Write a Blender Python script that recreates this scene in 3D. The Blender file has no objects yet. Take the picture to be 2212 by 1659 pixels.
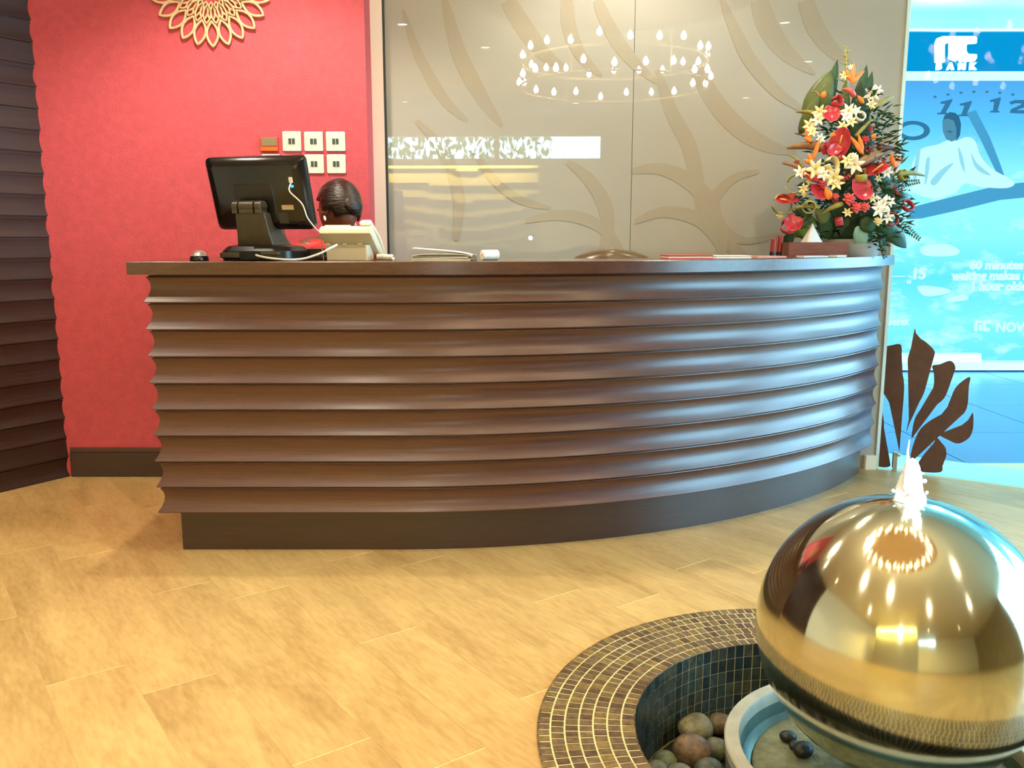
import bpy, bmesh, math, random
from mathutils import Vector, Matrix, Euler
random.seed(11)
PI = math.pi
SC = bpy.context.scene
COL = SC.collection

# ------------------------------------------------------------------ camera, world, lamps, exposure
F_PX, HOR, CAM_H = 1900.0, 512.0, 1.2
PITCH = math.atan((829.5 - HOR) / F_PX)
cam_d = bpy.data.cameras.new('camera')
cam = bpy.data.objects.new('camera', cam_d)
COL.objects.link(cam)
cam.location = (0, 0, CAM_H)
cam.rotation_euler = (PI / 2 - PITCH, 0, 0)
cam_d.sensor_width = 36.0
cam_d.lens = 36.0 * F_PX / 2212.0
cam_d.clip_start = 0.02
SC.camera = cam

W = bpy.data.worlds.new('sky')
SC.world = W
W.use_nodes = True
bg = W.node_tree.nodes['Background']
bg.inputs['Color'].default_value = (0.62, 0.83, 1.0, 1)
bg.inputs['Strength'].default_value = 14.0

vs = SC.view_settings
vs.view_transform = 'Standard'
vs.look = 'None'
vs.gamma = 1.0
vs.use_curve_mapping = False
vs.exposure = 0.0
SC.cycles.use_denoising = True
SC.cycles.max_bounces = 8
SC.cycles.diffuse_bounces = 4
SC.cycles.glossy_bounces = 4
SC.cycles.transparent_max_bounces = 12
SC.cycles.sample_clamp_indirect = 40.0
SC.cycles.caustics_reflective = False
SC.cycles.caustics_refractive = False

WARM = (1.0, 0.91, 0.72)
SPOT_W = 22.0
CEIL = 3.0
# ceiling spots: x, y, power factor, cone in degrees
SPOTS = [(-2.35, 2.05, 1.35, 95), (-1.05, 1.15, 1.1, 100), (0.1, 2.55, 0.75, 95), (-1.1, 3.47, 1.5, 120), (-2.0, 3.3, 0.35, 110),
         (0.5, 3.95, 0.75, 120), (1.6, 3.6, 0.45, 100), (-0.4, 0.2, 1.0, 110), (2.2, 1.1, 0.8, 110), (2.9, -0.6, 0.55, 120),
         (-2.2, -0.6, 0.5, 120), (0.9, -1.0, 0.5, 120), (0.6, -3.4, 0.5, 120), (-1.7, -3.2, 0.5, 120), (2.8, -3.0, 0.4, 120)]
fl = bpy.data.lights.new('camera_flash', 'POINT')
fl.energy = 9.0
fl.color = (0.85, 1.0, 0.97)
fl.shadow_soft_size = 0.018
flo = bpy.data.objects.new('camera_flash', fl)
COL.objects.link(flo)
flo.location = (0.035, -0.015, 1.19)

# ------------------------------------------------------------------ helpers
def ray(px, py):
    x = (px - 1106) / F_PX
    y = -(py - 829.5) / F_PX
    c, s = math.cos(PITCH), math.sin(PITCH)
    return Vector((x, c + y * s, -s + y * c))
def atY(px, py, Y):
    r = ray(px, py); k = Y / r.y
    return Vector((r.x * k, Y, CAM_H + r.z * k))
def atZ(px, py, z):
    r = ray(px, py); k = (z - CAM_H) / r.z
    return Vector((r.x * k, r.y * k, z))
def on_plane(px, py, p0, n):
    r = ray(px, py); o = Vector((0, 0, CAM_H))
    k = (p0 - o).dot(n) / r.dot(n)
    return o + r * k
def project(p):
    c, s = math.cos(PITCH), math.sin(PITCH)
    d = Vector(p) - Vector((0, 0, CAM_H))
    zc = d.y * c - d.z * s
    return (1106 + F_PX * d.x / zc, 829.5 - F_PX * (d.y * s + d.z * c) / zc, zc)

class MB:
    def __init__(self): self.v = []; self.f = []
    def add(self, vs_, fs_, M=None):
        b = len(self.v)
        for p in vs_:
            p = Vector(p)
            self.v.append(M @ p if M is not None else p)
        self.f += [tuple(i + b for i in q) for q in fs_]
        return self
    def box(self, x0, x1, y0, y1, z0, z1, M=None):
        return self.add([(x0, y0, z0), (x1, y0, z0), (x1, y1, z0), (x0, y1, z0), (x0, y0, z1), (x1, y0, z1), (x1, y1, z1), (x0, y1, z1)],
                        [(3, 2, 1, 0), (4, 5, 6, 7), (0, 1, 5, 4), (1, 2, 6, 5), (2, 3, 7, 6), (3, 0, 4, 7)], M)
    def loft(self, rings, M=None, closed=True, cap=True):
        n = len(rings[0]); vs_ = [p for r in rings for p in r]; fs_ = []
        for a in range(len(rings) - 1):
            for i in range(n if closed else n - 1):
                j = (i + 1) % n
                fs_.append((a * n + i, a * n + j, (a + 1) * n + j, (a + 1) * n + i))
        if cap and closed:
            fs_.append(tuple(range(n - 1, -1, -1)))
            fs_.append(tuple((len(rings) - 1) * n + i for i in range(n)))
        return self.add(vs_, fs_, M)
    def lathe(self, prof, n=32, M=None, cap=True):
        rings = [[(r * math.cos(2 * PI * k / n), r * math.sin(2 * PI * k / n), z) for k in range(n)] for r, z in prof]
        return self.loft(rings, M, True, cap)
    def prism(self, poly, t, M=None):
        n = len(poly)
        vs_ = [(x, y, 0) for x, y in poly] + [(x, y, t) for x, y in poly]
        fs_ = [tuple(range(n - 1, -1, -1)), tuple(range(n, 2 * n))] + [(i, (i + 1) % n, n + (i + 1) % n, n + i) for i in range(n)]
        return self.add(vs_, fs_, M)
    def tube(self, pts, r, n=8, closed=False, M=None):
        pts = [Vector(p) for p in pts]; m = len(pts); rings = []
        up = Vector((0.31, 0.17, 0.93))
        for i in range(m):
            a = pts[(i - 1) % m] if (closed or i > 0) else pts[0]
            b = pts[(i + 1) % m] if (closed or i < m - 1) else pts[-1]
            t = (b - a).normalized()
            u = up - t * up.dot(t)
            if u.length < 0.05: u = Vector((1, 0, 0)) - t * t.x
            u.normalize(); w = t.cross(u); up = u
            rr = r(i / max(1, m - 1)) if callable(r) else r
            rings.append([pts[i] + (u * math.cos(2 * PI * k / n) + w * math.sin(2 * PI * k / n)) * rr for k in range(n)])
        if closed:
            return self.loft(rings + [rings[0]], M, True, False)
        return self.loft(rings, M)
    def ball(self, c=(0, 0, 0), r=(1, 1, 1), n=16, m=10, M=None, jit=0):
        if not hasattr(r, '__len__'): r = (r, r, r)
        vs_ = [(c[0], c[1], c[2] - r[2])]; fs_ = []
        for a in range(1, m):
            ph = -PI / 2 + PI * a / m
            for k in range(n):
                q = 1 + (random.uniform(-jit, jit) if jit else 0)
                vs_.append((c[0] + r[0] * q * math.cos(ph) * math.cos(2 * PI * k / n), c[1] + r[1] * q * math.cos(ph) * math.sin(2 * PI * k / n), c[2] + r[2] * q * math.sin(ph)))
        vs_.append((c[0], c[1], c[2] + r[2]))
        for k in range(n): fs_.append((0, 1 + (k + 1) % n, 1 + k))
        for a in range(m - 2):
            for k in range(n):
                i, j = 1 + a * n + k, 1 + a * n + (k + 1) % n
                fs_.append((i, j, j + n, i + n))
        t = len(vs_) - 1
        for k in range(n): fs_.append((t, 1 + (m - 2) * n + k, 1 + (m - 2) * n + (k + 1) % n))
        return self.add(vs_, fs_, M)
    def grid(self, rows, M=None):
        n = len(rows[0])
        return self.add([p for r in rows for p in r], [(a * n + i, a * n + i + 1, (a + 1) * n + i + 1, (a + 1) * n + i) for a in range(len(rows) - 1) for i in range(n - 1)], M)

def mesh(name, mb, mat=None, smooth=False):
    me = bpy.data.meshes.new(name)
    me.from_pydata([tuple(p) for p in mb.v], [], mb.f)
    me.update()
    bm = bmesh.new(); bm.from_mesh(me)
    bmesh.ops.recalc_face_normals(bm, faces=bm.faces)
    bm.to_mesh(me); bm.free()
    if smooth:
        me.polygons.foreach_set('use_smooth', [True] * len(me.polygons))
    if mat: me.materials.append(mat)
    return me
def obj(name, mb, mat, parent=None, smooth=False, bevel=0, solid=0, sub=0, loc=None, rot=None, angle=None):
    me = mb if isinstance(mb, bpy.types.Mesh) else mesh(name, mb, mat, smooth)
    o = bpy.data.objects.new(name, me)
    COL.objects.link(o)
    if parent: o.parent = parent
    if loc is not None: o.location = loc
    if rot is not None: o.rotation_euler = rot
    if solid:
        m = o.modifiers.new('thickness', 'SOLIDIFY'); m.thickness = solid; m.offset = 0
    if bevel:
        m = o.modifiers.new('bevel', 'BEVEL'); m.width = bevel; m.segments = 2; m.limit_method = 'ANGLE'; m.angle_limit = 0.6
    if sub:
        m = o.modifiers.new('subdiv', 'SUBSURF'); m.levels = m.render_levels = sub
    if angle and smooth:
        me.set_sharp_from_angle(angle=angle)
    return o
def tag(o, label=None, cat=None, group=None, kind=None):
    if label: o['label'] = label
    if cat: o['category'] = cat
    if group: o['group'] = group
    if kind: o['kind'] = kind
    return o
def thing(name, label, cat, loc=(0, 0, 0), rz=0, group=None):
    o = bpy.data.objects.new(name, None); COL.objects.link(o)
    o.empty_display_size = 0.05
    o.location = loc; o.rotation_euler = (0, 0, rz)
    return tag(o, label, cat, group)
def struct(name, mb, mat, parent=None, label=None, **k):
    o = obj(name, mb, mat, parent, **k)
    if not parent: tag(o, label, None, None, 'structure')
    return o
def copy_tree(o, parent=None):
    c = o.copy(); COL.objects.link(c)
    if parent: c.parent = parent
    for ch in list(o.children): copy_tree(ch, c)
    return c
def T(x=0, y=0, z=0, rx=0, ry=0, rz=0, s=1):
    return Matrix.Translation((x, y, z)) @ Euler((rx, ry, rz)).to_matrix().to_4x4() @ Matrix.Scale(s, 4)
def rrect(w, h, r, n=4):
    out = []
    for cx, cy, a0 in ((w / 2 - r, h / 2 - r, 0), (-w / 2 + r, h / 2 - r, PI / 2), (-w / 2 + r, -h / 2 + r, PI), (w / 2 - r, -h / 2 + r, 3 * PI / 2)):
        for k in range(n + 1):
            a = a0 + PI / 2 * k / n
            out.append((cx + r * math.cos(a), cy + r * math.sin(a)))
    return out
def smooth_curve(pts, n=8, closed=False):
    P = [Vector(p) for p in pts]; m = len(P); out = []
    for i in range(m if closed else m - 1):
        p0 = P[(i - 1) % m] if (closed or i > 0) else P[0]
        p1, p2 = P[i], P[(i + 1) % m]
        p3 = P[(i + 2) % m] if (closed or i < m - 2) else P[-1]
        for k in range(n):
            t = k / n
            out.append(0.5 * ((2 * p1) + (p2 - p0) * t + (2 * p0 - 5 * p1 + 4 * p2 - p3) * t * t + (3 * p1 - p0 - 3 * p2 + p3) * t ** 3))
    if not closed: out.append(P[-1])
    return out
def text_mb(body, size, M, depth=0.004, bold=0.0, align='LEFT', shear=0):
    cu = bpy.data.curves.new('text', 'FONT')
    cu.body = body; cu.size = size; cu.extrude = depth / 2; cu.offset = bold; cu.align_x = align; cu.shear = shear
    cu.resolution_u = 3
    o = bpy.data.objects.new('text', cu); COL.objects.link(o)
    dg = bpy.context.evaluated_depsgraph_get(); dg.update()
    me = bpy.data.meshes.new_from_object(o.evaluated_get(dg))
    mb = MB().add([v.co for v in me.vertices], [tuple(p.vertices) for p in me.polygons], M)
    bpy.data.objects.remove(o); bpy.data.curves.remove(cu); bpy.data.meshes.remove(me)
    return mb

# ------------------------------------------------------------------ materials
def srgb(r, g, b):
    return tuple((c / 12.92 if c <= 0.04045 else ((c + 0.055) / 1.055) ** 2.4) for c in (r / 255, g / 255, b / 255)) + (1,)
def new_mat(name):
    m = bpy.data.materials.new(name); m.use_nodes = True
    nt = m.node_tree
    return m, nt, nt.nodes['Principled BSDF']
def mat(name, col, rough=0.5, metal=0.0, vary=0.0, scale=20, bump=0.0, bscale=None, stretch=(1, 1, 1), coat=0, ior=None, emit=None, es=0, trans=0, sheen=0, sss=0):
    m, nt, p = new_mat(name)
    c = srgb(*col)
    p.inputs['Base Color'].default_value = c
    p.inputs['Roughness'].default_value = rough
    p.inputs['Metallic'].default_value = metal
    if coat: p.inputs['Coat Weight'].default_value = coat; p.inputs['Coat Roughness'].default_value = 0.05
    if ior: p.inputs['IOR'].default_value = ior
    if trans: p.inputs['Transmission Weight'].default_value = trans
    if sheen: p.inputs['Sheen Weight'].default_value = sheen
    if emit: p.inputs['Emission Color'].default_value = srgb(*emit); p.inputs['Emission Strength'].default_value = es
    if vary or bump:
        tc = nt.nodes.new('ShaderNodeTexCoord'); mp = nt.nodes.new('ShaderNodeMapping')
        mp.inputs['Scale'].default_value = stretch
        nt.links.new(tc.outputs['Object'], mp.inputs['Vector'])
        if vary:
            nz = nt.nodes.new('ShaderNodeTexNoise'); nz.inputs['Scale'].default_value = scale; nz.inputs['Detail'].default_value = 5
            nt.links.new(mp.outputs['Vector'], nz.inputs['Vector'])
            rp = nt.nodes.new('ShaderNodeValToRGB')
            rp.color_ramp.elements[0].position = 0.3; rp.color_ramp.elements[1].position = 0.7
            rp.color_ramp.elements[0].color = tuple(max(0, x * (1 - vary)) for x in c[:3]) + (1,)
            rp.color_ramp.elements[1].color = tuple(min(1, x * (1 + vary)) for x in c[:3]) + (1,)
            nt.links.new(nz.outputs['Fac'], rp.inputs['Fac']); nt.links.new(rp.outputs['Color'], p.inputs['Base Color'])
        if bump:
            n2 = nt.nodes.new('ShaderNodeTexNoise'); n2.inputs['Scale'].default_value = bscale or scale * 3; n2.inputs['Detail'].default_value = 4
            nt.links.new(mp.outputs['Vector'], n2.inputs['Vector'])
            bp = nt.nodes.new('ShaderNodeBump'); bp.inputs['Strength'].default_value = bump; bp.inputs['Distance'].default_value = 0.01
            nt.links.new(n2.outputs['Fac'], bp.inputs['Height']); nt.links.new(bp.outputs['Normal'], p.inputs['Normal'])
    return m
def emis(name, col, strength):
    m, nt, p = new_mat(name)
    nt.nodes.remove(p)
    e = nt.nodes.new('ShaderNodeEmission'); e.inputs['Color'].default_value = srgb(*col); e.inputs['Strength'].default_value = strength
    nt.links.new(e.outputs[0], nt.nodes['Material Output'].inputs['Surface'])
    return m
def glass_mat(name, tint=(245, 252, 252), ior=1.5, rough=0.0):
    m, nt, p = new_mat(name)
    nt.nodes.remove(p)
    t = nt.nodes.new('ShaderNodeBsdfTransparent'); t.inputs['Color'].default_value = srgb(*tint)
    g = nt.nodes.new('ShaderNodeBsdfGlossy'); g.inputs['Roughness'].default_value = rough
    fr = nt.nodes.new('ShaderNodeFresnel'); fr.inputs['IOR'].default_value = ior
    mx = nt.nodes.new('ShaderNodeMixShader')
    nt.links.new(fr.outputs[0], mx.inputs[0]); nt.links.new(t.outputs[0], mx.inputs[1]); nt.links.new(g.outputs[0], mx.inputs[2])
    nt.links.new(mx.outputs[0], nt.nodes['Material Output'].inputs['Surface'])
    return m
def wood_mat(name, dark, light, rough, stretch, scale=6, rnd=False, bump=0.03, contrast=(0.3, 0.72), aniso_coat=0, spec=0.5):
    m, nt, p = new_mat(name)
    p.inputs['Roughness'].default_value = rough
    p.inputs['Specular IOR Level'].default_value = spec
    if aniso_coat: p.inputs['Coat Weight'].default_value = aniso_coat; p.inputs['Coat Roughness'].default_value = 0.26; p.inputs['Coat IOR'].default_value = 1.6
    tc = nt.nodes.new('ShaderNodeTexCoord'); mp = nt.nodes.new('ShaderNodeMapping'); mp.inputs['Scale'].default_value = stretch
    nt.links.new(tc.outputs['Object'], mp.inputs['Vector'])
    if rnd:
        oi = nt.nodes.new('ShaderNodeObjectInfo'); ml = nt.nodes.new('ShaderNodeMath'); ml.operation = 'MULTIPLY'; ml.inputs[1].default_value = 57.0
        nt.links.new(oi.outputs['Random'], ml.inputs[0]); nt.links.new(ml.outputs[0], mp.inputs['Location'])
    n1 = nt.nodes.new('ShaderNodeTexNoise'); n1.inputs['Scale'].default_value = scale; n1.inputs['Detail'].default_value = 6; n1.inputs['Roughness'].default_value = 0.6
    n1.inputs['Distortion'].default_value = 0.6
    nt.links.new(mp.outputs['Vector'], n1.inputs['Vector'])
    n2 = nt.nodes.new('ShaderNodeTexNoise'); n2.inputs['Scale'].default_value = scale * 9; n2.inputs['Detail'].default_value = 3
    nt.links.new(mp.outputs['Vector'], n2.inputs['Vector'])
    mx = nt.nodes.new('ShaderNodeMath'); mx.operation = 'MULTIPLY_ADD'; mx.inputs[1].default_value = 0.35
    nt.links.new(n2.outputs['Fac'], mx.inputs[0])
    m3 = nt.nodes.new('ShaderNodeMath'); m3.operation = 'MULTIPLY'; m3.inputs[1].default_value = 0.65
    nt.links.new(n1.outputs['Fac'], m3.inputs[0]); nt.links.new(m3.outputs[0], mx.inputs[2])
    rp = nt.nodes.new('ShaderNodeValToRGB')
    rp.color_ramp.elements[0].position = contrast[0]; rp.color_ramp.elements[1].position = contrast[1]
    rp.color_ramp.elements[0].color = srgb(*dark); rp.color_ramp.elements[1].color = srgb(*light)
    nt.links.new(mx.outputs[0], rp.inputs['Fac'])
    last = rp.outputs['Color']
    if rnd:
        hs = nt.nodes.new('ShaderNodeHueSaturation')
        mr = nt.nodes.new('ShaderNodeMapRange'); mr.inputs['To Min'].default_value = 0.96; mr.inputs['To Max'].default_value = 1.04
        nt.links.new(oi.outputs['Random'], mr.inputs['Value']); nt.links.new(mr.outputs[0], hs.inputs['Value']); nt.links.new(last, hs.inputs['Color'])
        last = hs.outputs['Color']
    nt.links.new(last, p.inputs['Base Color'])
    if bump:
        bp = nt.nodes.new('ShaderNodeBump'); bp.inputs['Strength'].default_value = bump; bp.inputs['Distance'].default_value = 0.01
        nt.links.new(mx.outputs[0], bp.inputs['Height']); nt.links.new(bp.outputs['Normal'], p.inputs['Normal'])
    return m
def tile_mat(name, cols, rough):
    m, nt, p = new_mat(name)
    p.inputs['Roughness'].default_value = rough
    oi = nt.nodes.new('ShaderNodeObjectInfo'); ge = nt.nodes.new('ShaderNodeNewGeometry')
    ad = nt.nodes.new('ShaderNodeMath'); ad.operation = 'ADD'; fr = nt.nodes.new('ShaderNodeMath'); fr.operation = 'FRACT'
    nt.links.new(oi.outputs['Random'], ad.inputs[0]); nt.links.new(ge.outputs['Random Per Island'], ad.inputs[1]); nt.links.new(ad.outputs[0], fr.inputs[0])
    rp = nt.nodes.new('ShaderNodeValToRGB'); rp.color_ramp.interpolation = 'CONSTANT'
    els = rp.color_ramp.elements
    while len(els) < len(cols): els.new(0.5)
    for i, c in enumerate(cols): els[i].position = i / len(cols); els[i].color = srgb(*c)
    nt.links.new(fr.outputs[0], rp.inputs['Fac'])
    nz = nt.nodes.new('ShaderNodeTexNoise'); nz.inputs['Scale'].default_value = 70; nz.inputs['Detail'].default_value = 4
    tc = nt.nodes.new('ShaderNodeTexCoord'); nt.links.new(tc.outputs['Object'], nz.inputs['Vector'])
    mr = nt.nodes.new('ShaderNodeMapRange'); mr.inputs['From Min'].default_value = 0.3; mr.inputs['From Max'].default_value = 0.7; mr.inputs['To Min'].default_value = 0.6; mr.inputs['To Max'].default_value = 1.35
    nt.links.new(nz.outputs['Fac'], mr.inputs['Value'])
    hs = nt.nodes.new('ShaderNodeHueSaturation'); nt.links.new(rp.outputs['Color'], hs.inputs['Color']); nt.links.new(mr.outputs[0], hs.inputs['Value'])
    nt.links.new(hs.outputs['Color'], p.inputs['Base Color'])
    return m

PLANK_A = math.radians(126)
M_plank = wood_mat('oak_plank', (166, 132, 78), (204, 170, 110), 0.38, (1.0, 4.0, 1.0), 2.0, True, 0.03, (0.34, 0.66))
M_grout = mat('pale_grout', (222, 196, 138), 0.8)
M_board = wood_mat('walnut_board', (52, 19, 10), (92, 40, 20), 0.40, (1.2, 1.2, 30), 4, False, 0.04, (0.3, 0.7), 0.55, 0.6)
M_top = wood_mat('walnut_top', (58, 31, 22), (92, 54, 37), 0.26, (1.5, 6, 6), 5, False, 0.03, (0.3, 0.7), 0.6)
M_kick = wood_mat('walnut_kick', (42, 23, 18), (66, 38, 29), 0.38, (1.2, 1.2, 24), 4, False, 0.04, (0.3, 0.72), 0.5)
M_wavy = wood_mat('dark_wavy_wood', (36, 16, 12), (64, 32, 24), 0.58, (1.4, 1.4, 26), 3.5, False, 0.22)
M_red = mat('coral_red_paint', (208, 84, 98), 0.62, vary=0.08, scale=26, bump=0.25, bscale=130)
M_cream = mat('cream_paint', (236, 226, 200), 0.6)
M_white_trim = mat('ivory_trim', (253, 247, 232), 0.4)
M_dark = mat('dark_edge', (40, 44, 44), 0.35)
M_ceil = mat('ceiling_paint', (226, 216, 194), 0.8)
M_recess = mat('recess_bronze_paint', (176, 138, 84), 0.5)
M_steel = mat('steel', (200, 200, 196), 0.25, 1.0)
M_black = mat('black_plastic', (26, 24, 22), 0.32, vary=0.2, scale=30)
M_blackgloss = mat('black_gloss', (20, 18, 18), 0.16)
M_taupegrey = mat('taupe_plastic', (74, 66, 52), 0.38)
M_beige = mat('beige_plastic', (222, 214, 188), 0.42)
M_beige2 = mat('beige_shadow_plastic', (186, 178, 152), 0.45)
M_white = mat('white_plastic', (240, 238, 230), 0.35)
M_paper = mat('paper', (244, 240, 228), 0.7)
M_gold = mat('gold_leaf', (230, 200, 156), 0.5, 0.1, vary=0.18, scale=60, bump=0.2)

# ------------------------------------------------------------------ setting: planes
GL_P = Vector((1.915, 4.487, 0)); GL_N = Vector((-0.0168, -1, 0)).normalized()           # printed glass wall
GZ_P = Vector((1.922, 4.483, 0)); GZ_D = Vector((0.835, -0.55, 0)).normalized(); GZ_N = Vector((-GZ_D.y, GZ_D.x, 0)) * -1   # clear glazing
GZ_LEN = 3.72
GZ_E = GZ_P + GZ_D * GZ_LEN
RED_Y = 4.335
DW_A = Vector((-2.262, 4.335, 0)); DW_D = Vector((-0.54, -0.842, 0)).normalized()          # dark wavy wall runs from A along D
DW_LEN = 2.45
DW_E = DW_A + DW_D * DW_LEN
REAR_Y = -5.0
ROOM = [DW_A, Vector((-0.6, 4.545, 0)), GL_P, GZ_E, Vector((GZ_E.x, REAR_Y, 0)), Vector((DW_E.x, REAR_Y, 0)), DW_E]

FC = Vector((0.80, 1.958, 0)); RO, RI = 0.742, 0.497      # fountain ring

def annulus_sheet(cx, cy, r, x0, x1, y0, y1, z, n=96):
    mb = MB(); inn = []; out = []
    angs = sorted([2 * PI * k / n for k in range(n)] + [math.atan2(yy - cy, xx - cx) % (2 * PI) for xx in (x0, x1) for yy in (y0, y1)])
    for a in angs:
        c, s = math.cos(a), math.sin(a)
        tt = min(((x1 - cx) / c if c > 1e-9 else (x0 - cx) / c if c < -1e-9 else 1e9), ((y1 - cy) / s if s > 1e-9 else (y0 - cy) / s if s < -1e-9 else 1e9))
        inn.append((cx + r * c, cy + r * s, z)); out.append((cx + tt * c, cy + tt * s, z))
    m = len(angs)
    return mb.add(inn + out, [(i, (i + 1) % m, m + (i + 1) % m, m + i) for i in range(m)])

# floor: grout bed, then the wood-look planks as pieces of it
floor = struct('floor', annulus_sheet(FC.x, FC.y, RO - 0.02, DW_E.x - 0.1, GZ_E.x + 0.1, REAR_Y - 0.1, 4.60, -0.0007), M_grout, label='honey oak plank floor laid on the diagonal')
sl = MB(); sl.box(DW_E.x, GZ_E.x, REAR_Y, -1.35, -0.011, -0.0004)
struct('floor_field', sl, M_plank, floor)
def clip(poly, p, n):
    out = []
    for i in range(len(poly)):
        a, b = poly[i], poly[(i + 1) % len(poly)]
        da, db = (a - p).dot(n), (b - p).dot(n)
        if da >= 0: out.append(a)
        if (da >= 0) != (db >= 0): out.append(a + (b - a) * (da / (da - db)))
    return out
PD = Vector((math.cos(PLANK_A), math.sin(PLANK_A), 0)); PN = Vector((-PD.y, PD.x, 0))
PW, PL, GAP = 0.2, 1.22, 0.0020
cut_planks = []
edges_room = [(ROOM[i], ROOM[(i + 1) % len(ROOM)]) for i in range(len(ROOM))]
half = [(a, Vector((-(b - a).y, (b - a).x, 0)).normalized() * -1) for a, b in edges_room] + [(Vector((0, -1.35, 0)), Vector((0, 1, 0)))]
full_me = None
# joint phase: the short joint through (0.84, 3.24) and the one through (-0.70, 2.73)
for r in range(-34, 36):
    off = 0.41 * (r % 3) + 0.07 * ((r * 7) % 5)
    for k in range(-7, 7):
        c0 = Vector((0.757, 3.177, 0)) + PN * (r * PW) + PD * (k * PL + off)
        q = [c0 + PD * GAP + PN * GAP * 0.15, c0 + PD * (PL - GAP) + PN * GAP * 0.15, c0 + PD * (PL - GAP) + PN * (PW - GAP * 0.15), c0 + PD * GAP + PN * (PW - GAP * 0.15)]
        full = q
        for p, n in half:
            q = clip(q, p, n)
            if not q: break
        if len(q) < 3: continue
        ctr = c0 + PD * PL / 2 + PN * PW / 2
        whole = len(q) == 4 and all((a - b).length < 1e-6 for a, b in zip(q, full))
        R = Matrix.Rotation(-PLANK_A, 3, 'Z')
        loc = [R @ (p - ctr) for p in q]
        nearc = min(((c0 + PD * PL * i / 12 + PN * PW * j / 2) - FC).length for i in range(13) for j in range(3))
        if whole and nearc > RO + 0.01:
            if full_me is None:
                mb = MB().prism([(p.x, p.y) for p in loc], 0.0118); full_me = mesh('plank', mb, M_plank)
            me = full_me
        else:
            me = mesh('plank', MB().prism([(p.x, p.y) for p in loc], 0.0118), M_plank)
        dmax = max((p - FC).length for p in q)
        if dmax < RO - 0.012: continue
        o = obj('plank', me, M_plank, floor, loc=(ctr.x, ctr.y, -0.0118), rot=(0, 0, PLANK_A))
        if nearc <= RO + 0.01: cut_planks.append(o)
cutter = obj('cutter', MB().lathe([(RO - 0.006, -0.2), (RO - 0.006, 0.2)], 96, T(FC.x, FC.y, 0)), None)
for o in cut_planks:
    m = o.modifiers.new('hole', 'BOOLEAN'); m.object = cutter; m.operation = 'DIFFERENCE'; m.solver = 'EXACT'
dg = bpy.context.evaluated_depsgraph_get(); dg.update()
newm = [(o, bpy.data.meshes.new_from_object(o.evaluated_get(dg))) for o in cut_planks]
for o, me in newm:
    o.modifiers.clear(); o.data = me
    me.materials.clear(); me.materials.append(M_plank)
    if len(me.polygons) == 0: bpy.data.objects.remove(o)
bpy.data.objects.remove(cutter)

# ceiling with a round recess over the fountain
CC = Vector((0.70, 1.93, 0)); CR = 1.0
ceiling = struct('ceiling', annulus_sheet(CC.x, CC.y, CR, DW_E.x - 0.1, GZ_E.x + 0.1, REAR_Y - 0.1, 4.75, CEIL), M_ceil, label='warm white ceiling with a round bronze recess')
struct('recess', MB().lathe([(CR, CEIL - 0.03), (CR + 0.05, CEIL - 0.03), (CR + 0.05, CEIL + 0.001), (CR + 0.002, CEIL + 0.02), (CR, CEIL + 0.26)], 64, T(CC.x, CC.y, 0), cap=False), M_recess, ceiling, smooth=True, angle=0.6)
struct('recess_panel', MB().lathe([(CR + 0.001, CEIL + 0.26), (CR + 0.001, CEIL + 0.28)], 64, T(CC.x, CC.y, 0)), M_recess, ceiling)

# left dark wall of horizontal scooped boards
SCOOP = [(0.000, 0.0), (0.0225, 0.0), (0.0235, 0.003), (0.020, 0.010), (0.012, 0.025), (0.0065, 0.042), (0.0045, 0.058), (0.0065, 0.074), (0.011, 0.086), (0.0145, 0.0905), (0.0135, 0.0935), (0.009, 0.0945), (0.008, 0.0992)]
wl = MB(); DW_IN = Vector((-DW_D.y, DW_D.x, 0))       # faces the room
if DW_IN.dot(Vector((0, 0, 0)) - DW_A) < 0: DW_IN = -DW_IN
def dw(s, o, z): return DW_A + DW_D * s + DW_IN * o + Vector((0, 0, z))
wl.add([dw(-0.06, -0.06, 0), dw(DW_LEN, -0.06, 0), dw(DW_LEN, -0.002, 0), dw(-0.06, -0.002, 0), dw(-0.06, -0.06, CEIL), dw(DW_LEN, -0.06, CEIL), dw(DW_LEN, -0.002, CEIL), dw(-0.06, -0.002, CEIL)],
       [(3, 2, 1, 0), (4, 5, 6, 7), (0, 1, 5, 4), (1, 2, 6, 5), (2, 3, 7, 6), (3, 0, 4, 7)])
wall_left = struct('wall_left', wl, M_wavy, label='dark wall of wavy horizontal wooden boards')
nb = 30; ph = CEIL / nb
rr = random.Random(4)
for b in range(nb):
    z0 = b * ph; k = ph / 0.0994; rings = []
    a1, a2, p1, p2 = rr.uniform(-.006, .006), rr.uniform(-.004, .004), rr.uniform(0, 6), rr.uniform(0, 6)
    for i in range(26):
        s = -0.03 + (DW_LEN + 0.03) * i / 25
        ring = []
        for o, z in SCOOP:
            wob = math.sin(z / 0.0994 * PI) * (a1 * math.sin(2.1 * s + p1) + a2 * math.sin(5.3 * s + p2)) * 1.6
            ring.append(dw(s, 0.003 + o * 0.42 + 0.5 * wob, z0 + z * k + wob * 0.8))
        ring += [dw(s, -0.001, z0 + ph - 0.0003), dw(s, -0.001, z0)]
        rings.append(ring)
    obj('board', MB().loft(rings), M_wavy, wall_left, smooth=True, angle=0.7)

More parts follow.
